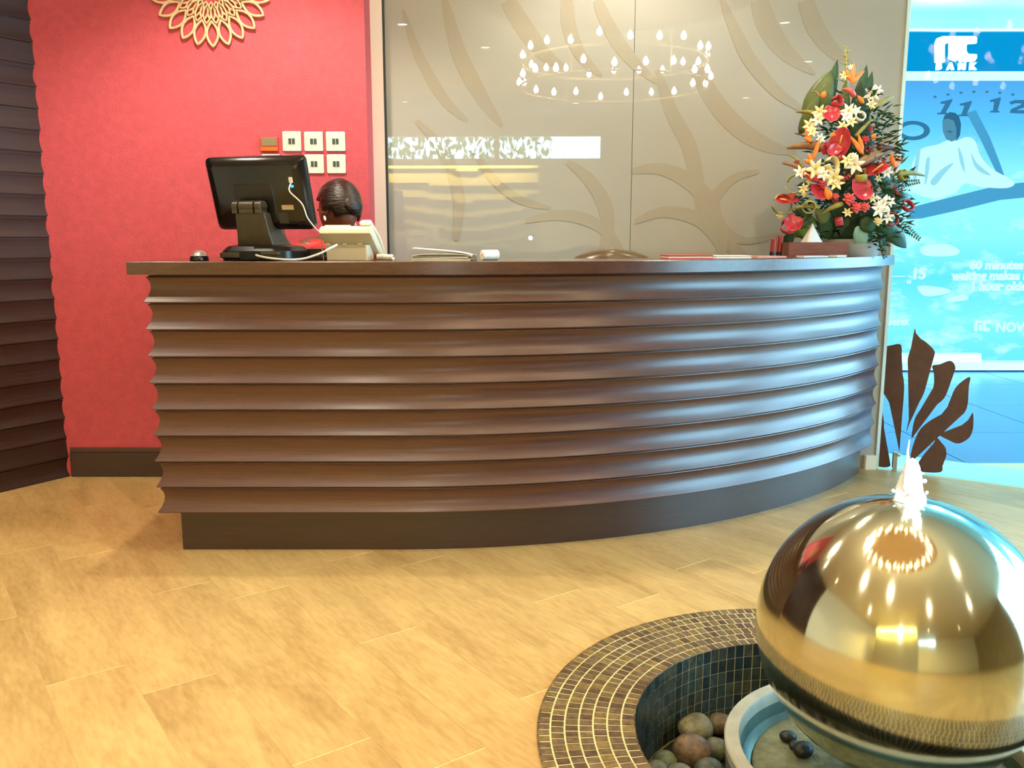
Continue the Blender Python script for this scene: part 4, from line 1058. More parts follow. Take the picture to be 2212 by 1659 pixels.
# red folder, papers, gift tags along the right curve
def flatbox(name, label, cat, px0, px1, Y, h, d, col, rz=0, ridge=None, part='cover', z=0, group=None):
    a, b = onc(px0, Y), onc(px1, Y); w = b.x - a.x
    t = thing(name, label, cat, ((a.x + b.x) / 2, Y, CT + z), rz, group)
    m = mat(name + part + str(px0), col, 0.45)
    obj(part, MB().box(-w / 2, w / 2, -.02, -.02 + d, h * .75, h), m, t, bevel=.0008)
    obj('pages', MB().box(-w / 2 + .003, w / 2 - .003, -.017, -.023 + d, h * .25, h * .75), M_paper, t)
    obj('back_' + part, MB().box(-w / 2, w / 2, -.02, -.02 + d, 0, h * .25), m, t, bevel=.0008)
    return t
flatbox('red_folder', 'flat red folder lying on the counter left of the white brochure', 'folder', 1440, 1538, 3.58, .015, .15, (190, 44, 40), .05)
flatbox('brochure', 'white brochure with a dark edge line beside the red folder', 'brochure', 1541, 1622, 3.70, .011, .12, (236, 236, 236), .12)
flatbox('pink_leaflet', 'salmon pink leaflet between the two white brochures', 'leaflet', 1626, 1700, 3.80, .0065, .10, (226, 150, 128), .3)
flatbox('price_list', 'long white card lying in front of the tissue box', 'card', 1722, 1792, 3.86, .0065, .05, (232, 236, 240), .42)
flatbox('white_card', 'short white card right of the long one, in front of the tissue box', 'card', 1797, 1826, 3.92, .008, .05, (236, 242, 246), .46)
# two dark red tubes
for i, (px, h, lab) in enumerate(((1668, .080, 'shorter dark red tube standing left of the tissue box'), (1682, .094, 'taller dark red tube standing right beside the tissue box'))):
    c = onc(px, 3.97 + .03 * i)
    t = thing('lip_tube', lab, 'tube', c, 0, 'dark red tubes by the tissue box')
    tilt = T(0, 0, 0, 0, .06)
    obj('barrel', MB().lathe([(.0001, .022), (.0125, .022), (.0125, h - .002), (.011, h), (.0001, h)], 20, tilt), mat('tube_red_%d' % i, (146, 40, 36), 0.3), t, smooth=True, angle=0.6)
    obj('cap', MB().lathe([(.0001, .0), (.0122, .0), (.0122, .0225), (.0001, .0225)], 20), M_blackgloss, t, smooth=True, angle=0.6)
# tissue box
a, b = onc(1697, 4.0), onc(1828, 4.0); w = b.x - a.x
t = thing('tissue_box', 'low brown wooden tissue box with a white tissue pulled up', 'tissue box', ((a.x + b.x) / 2, 3.985, CT), math.radians(5))
mb = MB(); mb.box(-w / 2, w / 2, -.012, -.004, 0, .064).box(-w / 2, w / 2, .088, .096, 0, .064).box(-w / 2, -w / 2 + .008, -.004, .088, 0, .064).box(w / 2 - .008, w / 2, -.004, .088, 0, .064)
obj('box_side', mb, wood_mat('tissue_box_wood', (104, 56, 40), (146, 84, 60), 0.4, (2, 2, 14), 6, False), t)
obj('box_floor', MB().box(-w / 2 + .008, w / 2 - .008, -.004, .088, .002, .05), M_paper, t)
rows = []
for i in range(9):
    u = i / 8; row = []
    for k in range(17):
        a = 2 * PI * k / 16; rr_ = (.050 * (1 - u) ** 1.1 + .002) * (1 + .28 * math.sin(3 * a + 1.2) * (1 - .3 * u))
        row.append((rr_ * math.cos(a) - .02 + .004 * u, .032 + .5 * rr_ * math.sin(a), .05 + .098 * u))
    rows.append(row)
obj('tissue', MB().grid(rows), mat('tissue_white', (250, 250, 248), 0.8), t, smooth=True)

# ------------------------------------------------------------------ chairs behind the desk
M_seat = mat('bronze_leather', (84, 66, 38), 0.30, vary=0.15, scale=30)
def make_chair(label, x, y, rz, top=1.19, seat=0.62):
    t = thing('desk_chair', label, 'chair', (x, y, 0), rz)
    rings = []
    for z, w, d in ((top - .50, .17, .03), (top - .46, .20, .04), (top - .25, .22, .045), (top - .08, .20, .042), (top - .03, .15, .036), (top - .008, .09, .026), (top, .03, .012)):
        rings.append([(w * math.cos(a), .24 + d * math.sin(a) - .06 * (1 - (w * math.cos(a) / .22) ** 2) * 0 + .05 * math.cos(a) ** 2 * -1, z) for a in [2 * PI * k / 28 for k in range(28)]])
    obj('backrest', MB().loft(rings), M_seat, t, smooth=True, angle=0.9)
    obj('seat', MB().loft([[(x_, y_, z) for x_, y_ in rrect(w, w, .09, 6)] for z, w in ((seat - .07, .42), (seat - .05, .46), (seat - .015, .46), (seat, .40))]), M_seat, t, smooth=True, angle=0.9)
    obj('back_bar', MB().box(-.025, .025, .18, .25, seat - .06, top - .35), M_black, t, bevel=.004)
    obj('column', MB().lathe([(.03, .06), (.03, seat - .07)], 20), M_steel, t, smooth=True, angle=0.6)
    for k in range(5):
        a = 2 * PI * k / 5 + .3
        L = obj('leg', MB().tube([(0, 0, .085), (.15 * math.cos(a), .15 * math.sin(a), .075), (.28 * math.cos(a), .28 * math.sin(a), .055)], .016, 8), M_black, t, smooth=True)
        obj('caster', MB().lathe([(.024, -.012), (.0265, 0), (.024, .012)], 16, T(.275 * math.cos(a), .275 * math.sin(a), .0265, PI / 2, 0, 0)), M_black, L, smooth=True)
    return t
c = atY(1310, 536, 4.10)
make_chair('empty bronze leather chair whose round back shows above the middle of the counter', c.x, 3.95, math.radians(176), top=c.z)

# ------------------------------------------------------------------ receptionist
PYC = 3.98
pc = atY(662, 520, PYC)
make_chair('chair the receptionist sits on, hidden behind the counter', pc.x - .01, PYC + .015, 0.0, top=1.02, seat=0.62)
def skin_fig(name, chains, m, parent, sub=2):
    vs_, es_, rad = [], [], []
    idx = {}
    for chn in chains:
        prev = None
        for key, p, r in chn:
            if key not in idx:
                idx[key] = len(vs_); vs_.append(p); rad.append(r)
            if prev is not None: es_.append((prev, idx[key]))
            prev = idx[key]
    me = bpy.data.meshes.new(name); me.from_pydata(vs_, es_, []); me.update()
    o = bpy.data.objects.new(name, me); COL.objects.link(o)
    if parent: o.parent = parent
    md = o.modifiers.new('skin', 'SKIN'); md.use_smooth_shade = True
    sv = me.skin_vertices[0].data
    for i, r in enumerate(rad):
        sv[i].radius = r if hasattr(r, '__len__') else (r, r)
    sv[0].use_root = True
    s = o.modifiers.new('sub', 'SUBSURF'); s.levels = s.render_levels = sub
    me.materials.append(m)
    return o
M_skin = mat('brown_skin', (120, 66, 44), 0.42, vary=0.08, scale=18)
M_shirt = mat('red_blouse', (214, 44, 40), 0.6, vary=0.08, scale=12, bump=0.15)
M_skirt = mat('black_skirt', (26, 24, 26), 0.7)
M_hair = mat('dark_hair', (38, 22, 16), 0.30, vary=0.45, scale=10, bump=0.5, bscale=30, stretch=(1, 1, 5))
per = thing('person', 'seated woman in a red blouse, dark hair pulled back, head bowed behind the till', 'person', (pc.x, PYC, 0))
PO = Vector((pc.x, PYC, 0))
HC = atY(731, 454, PYC - .02) - PO            # head centre
neck = HC + Vector((-.035, .035, -.13)); chest = Vector((0.0, .03, 1.06)); belly = Vector((-.02, .06, .84)); pel = Vector((-.01, .07, .70))
shL, shR = Vector((.165, .01, 1.13)), Vector((-.17, .03, 1.125))
elL, haL = Vector((.06, -.22, 1.02)), Vector((-.05, -.26, 1.19))
elR, haR = Vector((-.25, -.14, .93)), Vector((-.08, -.30, .95))
handL = [haL, haL + Vector((-.015, .0, .045))]
kneeL, kneeR = Vector((.10, -.36, .66)), Vector((-.12, -.36, .66))
fl_, fr_ = Vector((.10, -.34, .12)), Vector((-.12, -.34, .12))
chains = [[('pel', pel, (.15, .12)), ('belly', belly, (.125, .10)), ('chest', chest, (.145, .105)), ('nb', chest + (neck - chest) * .55 + Vector((0, .01, .03)), .062), ('neck', neck, .050), ('skull', HC + Vector((-.01, .0, -.02)), .066)],
          [('chest', chest, .1), ('shL', shL, .055), ('elL', elL, .039), ('wrL', haL, .026), ('palmL', haL + Vector((-.012, -.004, .045)), (.034, .016))],
          [('chest', chest, .1), ('shR', shR, .055), ('elR', elR, .039), ('wrR', haR, .026), ('palmR', haR + Vector((.04, -.025, .0)), (.016, .032))],
          [('pel', pel, .1), ('hipL', pel + Vector((.085, -.05, -.01)), .085), ('knL', kneeL, .058), ('anL', fl_, .038), ('toL', fl_ + Vector((0, -.13, -.075)), (.036, .024))],
          [('pel', pel, .1), ('hipR', pel + Vector((-.085, -.05, -.01)), .085), ('knR', kneeR, .058), ('anR', fr_, .038), ('toR', fr_ + Vector((0, -.13, -.075)), (.036, .024))]]
for base_, sx in ((haL + Vector((-.012, -.004, .045)), 1), (haR + Vector((.04, -.025, .0)), -1)):
    for k in range(5):
        if sx > 0:
            d0 = Vector((-.022 + .0145 * k, -.004, .034 + (.006 if k in (1, 2) else 0))); d1 = d0 + Vector((-.004, -.016, .028)); d2 = d1 + Vector((-.002, -.02, .012))
            if k == 4: d0 = Vector((.036, -.008, .008)); d1 = d0 + Vector((.014, -.012, .022)); d2 = d1 + Vector((.004, -.008, .02))
        else:
            d0 = Vector((.034, -.026 + .0145 * k, -.002)); d1 = d0 + Vector((.030, -.006, -.006)); d2 = d1 + Vector((.016, 0, -.016))
            if k == 4: d0 = Vector((.004, .034, 0)); d1 = d0 + Vector((.024, .012, -.004)); d2 = d1 + Vector((.02, .0, -.008))
        nm = 'f%d%d' % (sx, k); pk = 'palmL' if sx > 0 else 'palmR'
        chains.append([(pk, base_, .02), (nm + 'a', base_ + d0, .0095), (nm + 'b', base_ + d1, .0085), (nm + 'c', base_ + d2, .0070)])
skin_fig('body', chains, M_skin, per)
# head: facing left and a little away, bowed
HM = Matrix.Translation(HC) @ Euler((0, 0, math.radians(-130))).to_matrix().to_4x4() @ Euler((math.radians(24), math.radians(-8), 0)).to_matrix().to_4x4()
# head local axes: -y is the face, z up
hm = MB().ball((0, 0, 0), (.076, .098, .118), 32, 24)
for i, p in enumerate(hm.v):
    q = p.copy()
    if q.z < -.02: 
        k = (-.02 - q.z) / .1; q.x *= 1 - .30 * k; q.y = q.y * (1 - .12 * k) - .022 * k * (1 if q.y < .03 else -.4)
    if q.y < 0 and abs(q.x) < .02 and -.045 < q.z < .015:
        q.y -= .019 * (1 - abs(q.x) / .02) * (1 - (q.z + .0) ** 2 / .003 if q.z > -.03 else .8)
    if q.y < -.05 and .005 < q.z < .03 and .018 < abs(q.x) < .05: q.y += .009
    hm.v[i] = q
obj('head', MB().add(hm.v, hm.f, HM), M_skin, per, smooth=True)
for s in (-1, 1):
    obj('eye', MB().ball((s * .031, -.083, .012), (.012, .007, .006), 12, 8, HM), mat('eye_%d' % s, (230, 224, 214), 0.3), per, smooth=True)
    obj('eyebrow', MB().tube([(s * .018, -.094, .030), (s * .034, -.090, .035), (s * .050, -.078, .030)], .003, 6, False, HM), M_hair, per, smooth=True)
    ear = MB().ball((s * .078, .004, -.008), (.011, .021, .031), 14, 10, HM)
    ear.tube([HM @ Vector((s * .085, -.010 + .024 * (1 - math.cos(a)) * .5, -.004 + .028 * math.sin(a))) for a in [PI * (k / 10 * 1.3 - .35) for k in range(11)]], .0045, 6)
    obj('ear', ear, M_skin, per, smooth=True)
    obj('earring', MB().ball((s * .084, -.004, -.052), (.006, .006, .013), 10, 8, HM), mat('pearl_%d' % s, (250, 246, 236), 0.15), per, smooth=True)
obj('mouth', MB().ball((0, -.098, -.062), (.022, .008, .008), 14, 8, HM), mat('lip', (128, 50, 46), 0.4), per, smooth=True)
hb = MB().ball((0, .012, .016), (.087, .104, .116), 36, 26)
fs_keep = []
for f in hb.f:
    cpt = sum((hb.v[i] for i in f), Vector()) / len(f)
    line = -.062 if cpt.y > .045 else (-.022 if cpt.y > .0 else .035 + (-cpt.y) * .55)
    if cpt.z > line: fs_keep.append(f)
hb.f = fs_keep
for i, p in enumerate(hb.v):
    hb.v[i] = p * (1 + .012 * math.sin(math.atan2(p.x, p.z) * 16) * (1 if p.y < .08 else .4))
obj('hair', MB().add(hb.v, hb.f, HM), M_hair, per, smooth=True, solid=.012)
bun = MB().ball((0, .092, -.020), (.052, .034, .046), 20, 14, HM)
obj('hair_bun', bun, M_hair, per, smooth=True)
# clothes
skin_fig('blouse', [[('p', pel + Vector((0, 0, .03)), (.158, .128)), ('b', belly, (.136, .112)), ('c', chest, (.158, .118)), ('t', chest + Vector((.01, .005, .07)), (.115, .09))],
                    [('c', chest, .1), ('sL', shL + Vector((0, 0, .004)), .070), ('uL', shL + (elL - shL) * .38, .060)], [('c', chest, .1), ('sR', shR, .064), ('uR', shR + (elR - shR) * .85, .050)]], M_shirt, per)
skin_fig('skirt', [[('p', pel + Vector((0, 0, .01)), (.162, .132)), ('hL', pel + Vector((.085, -.05, -.008)), .094), ('kL', kneeL + Vector((0, .04, .0)), .070)],
                   [('p', pel, .1), ('hR', pel + Vector((-.085, -.05, -.008)), .094), ('kR', kneeR + Vector((0, .04, 0)), .070)]], M_skirt, per)
for s, q in ((1, fl_), (-1, fr_)):
    obj('shoe', MB().ball((q.x, q.y - .075, .035), (.042, .115, .035), 18, 10), M_blackgloss, per, smooth=True)

# ------------------------------------------------------------------ flower arrangement
FB = Vector((1.575, 4.14, CT))
fa = thing('flower_arrangement', 'tall cone of red, white and orange tropical flowers at the right end of the counter', 'flower arrangement', FB)
fr = random.Random(21)
M_leafd = mat('leaf_dark', (34, 74, 44), 0.4, vary=0.3, scale=14)
M_leafo = mat('leaf_olive', (96, 112, 60), 0.4, vary=0.2, scale=10)
M_leafb = mat('leaf_bright', (122, 150, 58), 0.4, vary=0.2, scale=12)
M_leafs = mat('leaf_silver', (140, 190, 186), 0.35, vary=0.2, scale=12)
M_anth = mat('anthurium_red', (196, 58, 72), 0.22, vary=0.15, scale=22)
M_pink = mat('torch_pink', (226, 92, 92), 0.4, vary=0.2, scale=40)
M_spad = mat('spadix_yellow', (232, 190, 84), 0.5)
M_wht = mat('petal_white', (250, 246, 234), 0.5)
M_crm = mat('petal_cream', (234, 220, 166), 0.5, vary=0.1, scale=20)
M_org = mat('sepal_orange', (240, 130, 44), 0.4, vary=0.1, scale=20)
M_beak = mat('beak_bract', (150, 112, 74), 0.45, vary=0.3, scale=18)
M_beakg = mat('beak_green', (146, 138, 62), 0.45, vary=0.25, scale=18)
M_mar = mat('beak_maroon', (92, 42, 40), 0.45)
M_berry = mat('berry_red', (176, 50, 54), 0.3)
M_yg = mat('loop_green', (168, 164, 80), 0.4, vary=0.25, scale=16)
AX0, AX1 = 1828, 1822
def half_w(py):
    pts = [(105, 4), (150, 30), (220, 75), (300, 105), (380, 130), (450, 145), (500, 135), (548, 60)]
    for (a, wa), (b, wb) in zip(pts, pts[1:]):
        if py <= b: return wa + (wb - wa) * max(0, (py - a)) / (b - a)
    return 60
SCL = 4.14 / F_PX
def fpos(px, py, lift=0.0):
    r = half_w(py); dx = (px - 1822)
    fy = FB.y - 0.165 * (r / 145) * math.sqrt(max(0.0, 1 - (dx / (r + 8)) ** 2)) - lift
    return atY(px, py, fy) - FB
def frame(c, t, up):        # matrix with local y along t, local z towards up
    y = t.normalized(); z = (up - y * up.dot(y)).normalized(); x = y.cross(z)
    return Matrix.Translation(c) @ Matrix((x, y, z)).transposed().to_4x4()
FRONT = Vector((-.25, -1, .1))
def blade(p0, p1, w, bend=0.02, fold=0.12, tipw=0.0, n=8, up=None):
    d = p1 - p0; L = d.length
    M = frame(p0, d, up or FRONT); rows = []
    for i in range(n + 1):
        u = i / n; ww = w * (math.sin(PI * min(1, u ** .8 * .97 + .03)) ** .8) * .5 + tipw * u
        z = bend * math.sin(PI * u)
        rows.append([(-ww, L * u, z - fold * ww), (-ww * .5, L * u, z - fold * ww * .4), (0, L * u, z), (ww * .5, L * u, z - fold * ww * .4), (ww, L * u, z - fold * ww)])
    return MB().grid(rows, M)
def leaf_(a, b, wpx, m, bend=0.02, name='leaf', lift=0.0):
    obj(name, blade(fpos(*a, lift), fpos(*b, lift), wpx * SCL, bend, n=8), m, fa, smooth=True, solid=.0012)
# container
obj('container', MB().lathe([(.0001, .0), (.115, .0), (.125, .02), (.13, .075), (.122, .078), (.118, .05), (.0001, .05)], 32), mat('grey_bowl', (150, 150, 150), 0.4), fa, smooth=True, angle=0.6)
obj('foam_core', MB().lathe([(.0001, .06), (.108, .06), (.10, .2), (.085, .4), (.05, .6), (.02, .74), (.0001, .78)], 20), mat('foam_green', (40, 62, 38), 0.9), fa, smooth=True)
# long backdrop leaves
for a, b, w, m in (((1806, 240), (1820, 122), 26, M_leafd), ((1772, 262), (1806, 146), 58, M_leafo), ((1790, 250), (1800, 170), 40, M_leafo), ((1872, 262), (1884, 134), 28, M_leafd), ((1884, 282), (1896, 148), 27, M_leafd),
                   ((1880, 330), (1888, 222), 24, M_leafd), ((1846, 270), (1838, 168), 26, M_leafo), ((1752, 282), (1782, 196), 26, M_leafo)):
    obj('leaf', blade(fpos(*a) + Vector((0, .16, 0)), fpos(*b) + Vector((0, .06, 0)), w * SCL, .015), m, fa, smooth=True, solid=.0012)
sp = MB(); 
for k in range(9):
    y = 104 + 9 * k; c = fpos(1828 + 2 * math.sin(k * 2), y); d = Vector((.012 + .004 * k, 0, .01)) * (1 if k % 2 else -1); d.z = .012
    sp.tube([c, c + d * .6, c + d], lambda u: .005 * (1 - .8 * u), 6)
sp.tube([fpos(1827, 104), fpos(1829, 150), fpos(1830, 200)], .003, 6)
obj('flower_spike', sp, M_yg, fa, smooth=True)
# foliage filling the cone, uncountable
fo = MB()
for k in range(1150):
    py = 200 + 345 * fr.random() ** .7; r = half_w(py) * fr.uniform(.2, .84); ang = fr.uniform(0, 2 * PI)
    ctr = FB + Vector((r * SCL * math.cos(ang), .20 * (half_w(py) / 145) * .92 * math.sin(ang), 0))
    ctr.z = atY(1822, py, FB.y).z; ctr -= FB
    if ctr.z < .05 and py < 500: continue
    d = Vector((math.cos(ang) * .8 + fr.uniform(-.4, .4), math.sin(ang) * .8 + fr.uniform(-.4, .4), fr.uniform(-.5, .7))).normalized()
    L = fr.uniform(.03, .06); w = L * fr.uniform(.16, .34)
    M = frame(ctr, d, Vector((fr.uniform(-1, 1), fr.uniform(-1, 1), 1)))
    fo.add([(0, 0, 0), (-w / 2, L * .4, .004), (0, L, 0), (w / 2, L * .4, .004), (0, L * .45, -.004)], [(0, 4, 1), (1, 4, 2), (2, 4, 3), (3, 4, 0)], M)
fo.v = [Vector((p.x, max(min(p.y, .29), -.075 if (p.z < .24 and p.x < .03) else -1), max(p.z, .012))) for p in fo.v]
tag(obj('foliage', fo, M_leafd, fa), kind='stuff')
# hanging lower leaves
for a, b, w, m in (((1760, 470), (1712, 512), 40, M_leafb), ((1735, 480), (1745, 520), 36, M_leafb), ((1790, 480), (1760, 452), 30, M_leafo), ((1712, 498), (1694, 536), 22, M_leafd), ((1820, 490), (1800, 540), 40, M_leafd),
                   ((1850, 490), (1876, 545), 36, M_leafs), ((1880, 490), (1900, 545), 30, M_leafs), ((1862, 492), (1856, 536), 26, M_leafs), ((1842, 500), (1826, 528), 22, M_leafs), ((1905, 480), (1958, 536), 34, M_leafd), ((1890, 470), (1935, 500), 40, M_leafd),
                   ((1900, 400), (1950, 410), 30, M_leafd), ((1930, 432), (1960, 420), 24, M_leafd), ((1890, 380), (1935, 395), 28, M_leafd), ((1915, 455), (1950, 445), 26, M_leafd), ((1770, 470), (1800, 520), 34, M_leafd), ((1740, 450), (1720, 470), 26, M_leafd),
                   ((1905, 415), (1975, 430), 20, M_leafd), ((1860, 470), (1890, 500), 36, M_leafd), ((1830, 470), (1840, 512), 32, M_leafd)):
    leaf_(a, b, w, m, .018, lift=-.075 if (a[1] > 445 and 1700 < b[0] < 1845) else .01)
# fern sprays
for a, b in (((1930, 470), (1986, 516)), ((1925, 400), (1985, 392)), ((1900, 500), (1912, 556)), ((1870, 500), (1925, 520)), ((1850, 455), (1905, 465)), ((1760, 465), (1730, 490))):
    A, B = fpos(*a, .01), fpos(*b, .02); mb = MB(); mb.tube([A, (A + B) / 2 + Vector((0, -.005, .006)), B], .0014, 5)
    d = (B - A).normalized(); n = d.cross(FRONT).normalized()
    for k in range(11):
        u = .12 + .86 * k / 10; c = A + (B - A) * u; L = .034 * (1 - .6 * u)
        for s in (-1, 1):
            M = frame(c, d * .7 + n * s, FRONT)
            mb.add([(0, 0, 0), (-.0045, L * .5, .001), (0, L, 0), (.0045, L * .5, .001)], [(0, 1, 2), (0, 2, 3)], M)
    obj('fern', mb, M_leafd, fa)
# anthuriums: heart-shaped spathe with a spadix
def anthurium(px, py, rpx, dirn, up, m=None, lift=.05, long=1.0, spad=True):
    c = fpos(px, py, lift); M = frame(c, dirn, up); R = rpx * SCL; rows = []
    for i in range(9):
        q = i / 8; row = []
        for k in range(25):
            a = 2 * PI * k / 24
            hx = R * math.sin(a) * (1 - .12 * math.cos(a)); hy = R * long * (math.cos(a) - .35 * abs(math.sin(a)) ** .5 * (1 if math.cos(a) < -.5 else .0))
            row.append((hx * q, hy * q, .35 * R * q * q))
        rows.append(row)
    o = obj('anthurium', MB().grid(rows, M), m or M_anth, fa, smooth=True, solid=.0015)
    if spad:
        obj('spadix', MB().tube([M @ Vector((0, -R * .25, .004)), M @ Vector((0, R * .25, R * .35)), M @ Vector((0, R * .7, R * .5))], lambda u: .005 * (1 - .45 * u), 8), M_spad, o, smooth=True)
UPV = Vector((0, 0, 1))
anthurium(1795, 250, 17, Vector((-.2, -.5, -1)), Vector((-.1, -1, .35)), spad=False)
anthurium(1815, 306, 20, Vector((.15, -.3, 1)), Vector((-.3, -1, .2)), long=1.5)
anthurium(1800, 325, 12, Vector((-.9, -.3, -.6)), Vector((.2, -1, .5)), spad=False, long=1.4)
anthurium(1861, 413, 21, Vector((.1, -.5, -1)), Vector((0, -1, .5)), spad=False, long=1.15)
anthurium(1767, 418, 17, Vector((.3, -.5, -1)), Vector((.3, -1, .4)), spad=False)
anthurium(1891, 372, 24, Vector((1, -.1, .35)), Vector((-.1, -.5, 1)), long=1.1)
anthurium(1696, 436, 19, Vector((-1, -.3, -.2)), Vector((0, -.6, 1)), long=1.2)
anthurium(1748, 386, 18, Vector((-1, -.2, .25)), Vector((.1, -.6, 1)))
anthurium(1712, 486, 18, Vector((-.6, -.5, -1)), Vector((-.2, -1, .4)), spad=False)
anthurium(1778, 322, 9, Vector((-.5, -.4, .7)), Vector((.2, -1, .3)), spad=False)
# rolled loops
def loop(px, py, rpx, bpx, axis, m, lift=.05, span=2 * PI * .92, a0=0.3, el_=1.0):
    c = fpos(px, py, lift); ax = axis.normalized(); u = ax.cross(Vector((.1, .2, 1))).normalized(); w = ax.cross(u); R = rpx * SCL; b = bpx * SCL; A, B = [], []
    for k in range(29):
        a = a0 + span * k / 28; q = c + (u * math.cos(a) * el_ + w * math.sin(a)) * R * (1 - .12 * k / 28)
        A.append(q - ax * b / 2); B.append(q + ax * b / 2)
    obj('rolled_leaf', MB().grid([A, B]), m, fa, smooth=True, solid=.003)
loop(1809, 218, 12, 13, Vector((.5, -.8, .25)), M_anth)
loop(1812, 474, 13, 15, Vector((1, -.35, .2)), M_anth, span=PI * 1.1)
loop(1926, 473, 14, 9, Vector((.2, -1, .2)), M_anth)
loop(1961, 444, 13, 9, Vector((.3, -.9, .6)), M_anth)
loop(1704, 488, 17, 11, Vector((-.3, -.8, .6)), M_anth)
loop(1718, 397, 19, 12, Vector((-.5, -.9, .1)), M_yg)
loop(1690, 440, 22, 8, Vector((.2, -1, .1)), M_yg)
loop(1748, 446, 13, 13, Vector((-.3, -.9, -.3)), M_yg)
loop(1860, 377, 15, 21, Vector((1, -.3, .1)), M_yg, span=PI * 1.3)
loop(1797, 354, 16, 14, Vector((.5, -.8, .2)), M_crm)
loop(1858, 251, 11, 9, Vector((.1, -.9, .5)), M_wht, span=PI * 1.4)
loop(1950, 378, 12, 11, Vector((.6, -.8, .2)), M_yg)
# torch gingers / red buds
def bud(px, py, rpx, m, lift=.055, name='flower_bud'):
    c = fpos(px, py, lift); R = rpx * SCL; mb = MB()
    for k in range(16):
        a = k * 2.4; t = k / 15; d = Vector((math.cos(a) * (1 - .6 * t), -.3 - .9 * t, math.sin(a) * (1 - .6 * t))).normalized()
        mb.ball((0, R * .35, 0), (R * .34, R * .6, R * .16), 8, 6, frame(c, d, Vector((.2, -.3, 1))))
    obj(name, mb, m, fa, smooth=True)
bud(1832, 430, 17, M_pink); bud(1848, 448, 15, M_pink); bud(1866, 447, 14, M_pink); bud(1776, 398, 11, M_anth); bud(1868, 302, 11, M_anth); bud(1786, 312, 8, M_anth); bud(1804, 424, 9, M_pink); bud(1880, 280, 6, M_berry)
bud(1842, 338, 11, M_wht); bud(1770, 372, 9, M_wht); bud(1746, 392, 8, M_crm); bud(1895, 478, 12, M_crm); bud(1684, 465, 11, M_crm); bud(1736, 420, 8, M_crm)
# star lilies
def lily(px, py, rpx, m=None, n=6, lift=.055, face=None):
    c = fpos(px, py, lift); f = (face or Vector((fr.uniform(-.4, .3), -1, fr.uniform(-.1, .5)))).normalized(); u = f.cross(UPV).normalized(); w = u.cross(f); R = rpx * SCL; mb = MB(); s = fr.uniform(0, 1)
    for k in range(n):
        a = 2 * PI * (k + s) / n; d = (u * math.cos(a) + w * math.sin(a)) + f * .25
        b = blade(c, c + d.normalized() * R, R * .42, R * .14, .2, n=5, up=f); mb.add(b.v, b.f)
    o = obj('lily', mb, m or M_wht, fa, smooth=True, solid=.001)
    obj('stamen', MB().tube([c, c + f * R * .4, c + f * R * .6 + w * R * .1], .0018, 5), M_spad, o)
for px, py, r, m in ((1884, 204, 19, M_wht), (1894, 196, 14, M_wht), (1832, 240, 18, M_wht), (1826, 252, 16, M_wht), (1848, 240, 13, M_wht), (1770, 243, 17, M_crm), (1766, 258, 16, M_wht), (1748, 272, 17, M_crm), (1754, 286, 14, M_crm), (1880, 226, 15, M_crm),
                     (1760, 366, 24, M_crm), (1778, 376, 16, M_wht), (1728, 374, 17, M_wht), (1846, 356, 22, M_wht), (1830, 348, 16, M_crm), (1800, 384, 22, M_crm), (1806, 398, 18, M_crm), (1906, 442, 23, M_wht), (1898, 452, 20, M_wht), (1920, 436, 15, M_wht), (1916, 470, 15, M_wht), (1914, 372, 15, M_wht), (1896, 386, 10, M_crm),
                     (1736, 408, 12, M_crm), (1882, 428, 13, M_crm), (1824, 164, 11, M_crm), (1772, 300, 12, M_wht), (1830, 460, 12, M_crm), (1838, 145, 7, M_wht), (1820, 274, 15, M_crm), (1838, 264, 14, M_crm)):
    lily(px, py, r, m)
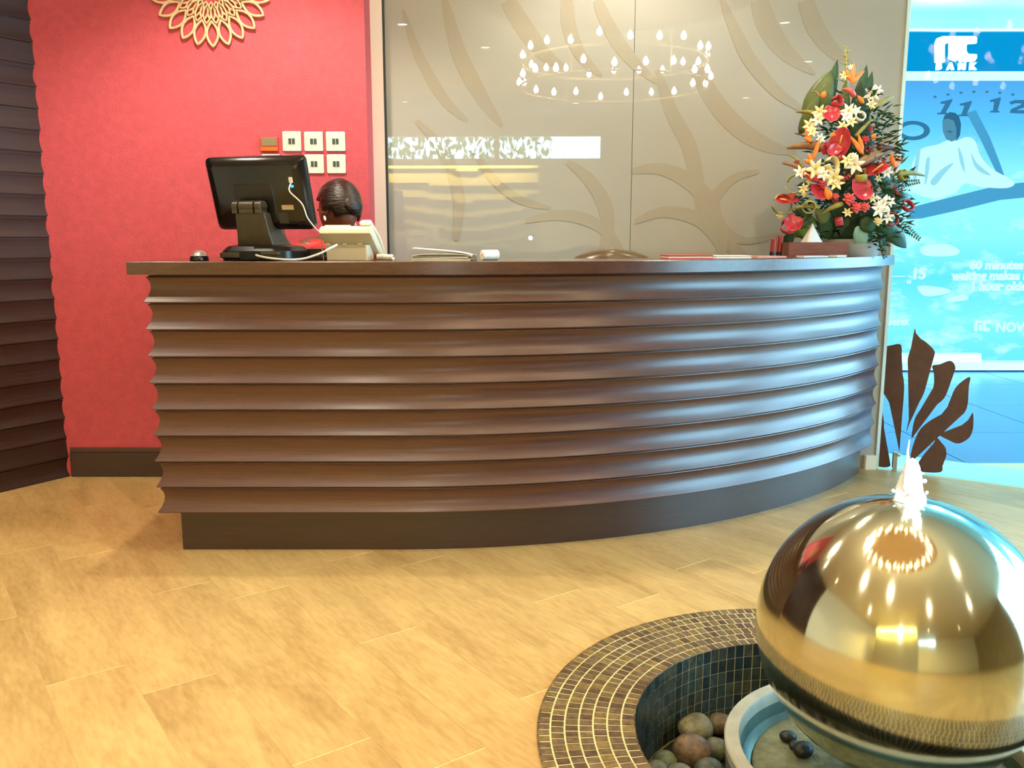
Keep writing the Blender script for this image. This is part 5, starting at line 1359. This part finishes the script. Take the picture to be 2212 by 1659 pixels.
# bird of paradise: beak bract plus upright orange sepals
def beak(a, b, wpx, m, lift=.045):
    A, B = fpos(*a, lift), fpos(*b, lift)
    mid = (A + B) / 2 + Vector((0, -.01, .008))
    return obj('beak_bract', MB().tube(smooth_curve([A, mid, B], 6), lambda u: wpx * SCL * .5 * (1 - u) ** .6 * (.55 + .9 * min(u * 3, 1) * .5) + .0006, 8), m, fa, smooth=True)
for a, b, w, m in (((1775, 252), (1718, 242), 13, M_beakg), ((1782, 318), (1698, 320), 24, M_beak), ((1746, 372), (1688, 352), 15, M_beak), ((1884, 238), (1932, 208), 12, M_beakg), ((1848, 294), (1896, 250), 10, M_beakg), ((1902, 312), (1942, 284), 6, M_beak),
                   ((1850, 356), (1928, 322), 26, M_beak), ((1896, 318), (1956, 334), 13, M_mar), ((1938, 376), (2000, 380), 13, M_beakg), ((1770, 208), (1752, 200), 6, M_beak), ((1736, 362), (1700, 332), 7, M_beakg), ((1750, 307), (1716, 288), 6, M_mar), ((1932, 368), (1955, 336), 7, M_mar), ((1846, 208), (1820, 192), 14, M_pink), ((1820, 440), (1776, 462), 14, M_beakg), ((1770, 448), (1706, 452), 9, M_beakg)):
    beak(a, b, w, m)
def sepals(lst, m=M_org, wpx=9):
    for a, b in lst:
        obj('orange_sepal', blade(fpos(*a, .06), fpos(*b, .065), wpx * SCL, .008, .5, n=6), m, fa, smooth=True, solid=.001)
sepals([((1838, 178), (1846, 138)), ((1838, 178), (1868, 152)), ((1836, 174), (1828, 150)), ((1838, 180), (1858, 164))])
sepals([((1752, 308), (1738, 272)), ((1754, 306), (1736, 296)), ((1756, 346), (1772, 296)), ((1756, 352), (1744, 330)), ((1752, 354), (1736, 344)), ((1866, 332), (1832, 290)), ((1864, 330), (1854, 288)), ((1866, 334), (1846, 312)), ((1810, 284), (1792, 296)), ((1814, 284), (1836, 300)), ((1866, 224), (1852, 206))], wpx=9)
sepals([((1932, 362), (1924, 330)), ((1932, 362), (1946, 338)), ((1930, 360), (1936, 334)), ((1790, 432), (1782, 402)), ((1794, 430), (1790, 408)), ((1776, 212), (1782, 196)), ((1884, 300), (1890, 288))], wpx=11)
# berries, uncountable little beads
be = MB()
for cx, cy, sx, n in ((1936, 410, 16, 22), (1884, 322, 14, 18), (1815, 390, 16, 22), (1832, 384, 12, 12), (1750, 402, 14, 14), (1804, 428, 14, 14), (1905, 344, 18, 20), (1720, 350, 8, 8), (1880, 276, 8, 7), (1770, 404, 10, 8)):
    for k in range(n):
        c = fpos(cx + fr.gauss(0, sx * .5), cy + fr.gauss(0, sx * .4), fr.uniform(.03, .06)); be.ball(c, fr.uniform(.003, .0055), 7, 5)
tag(obj('berries', be, M_berry, fa, smooth=True), kind='stuff')
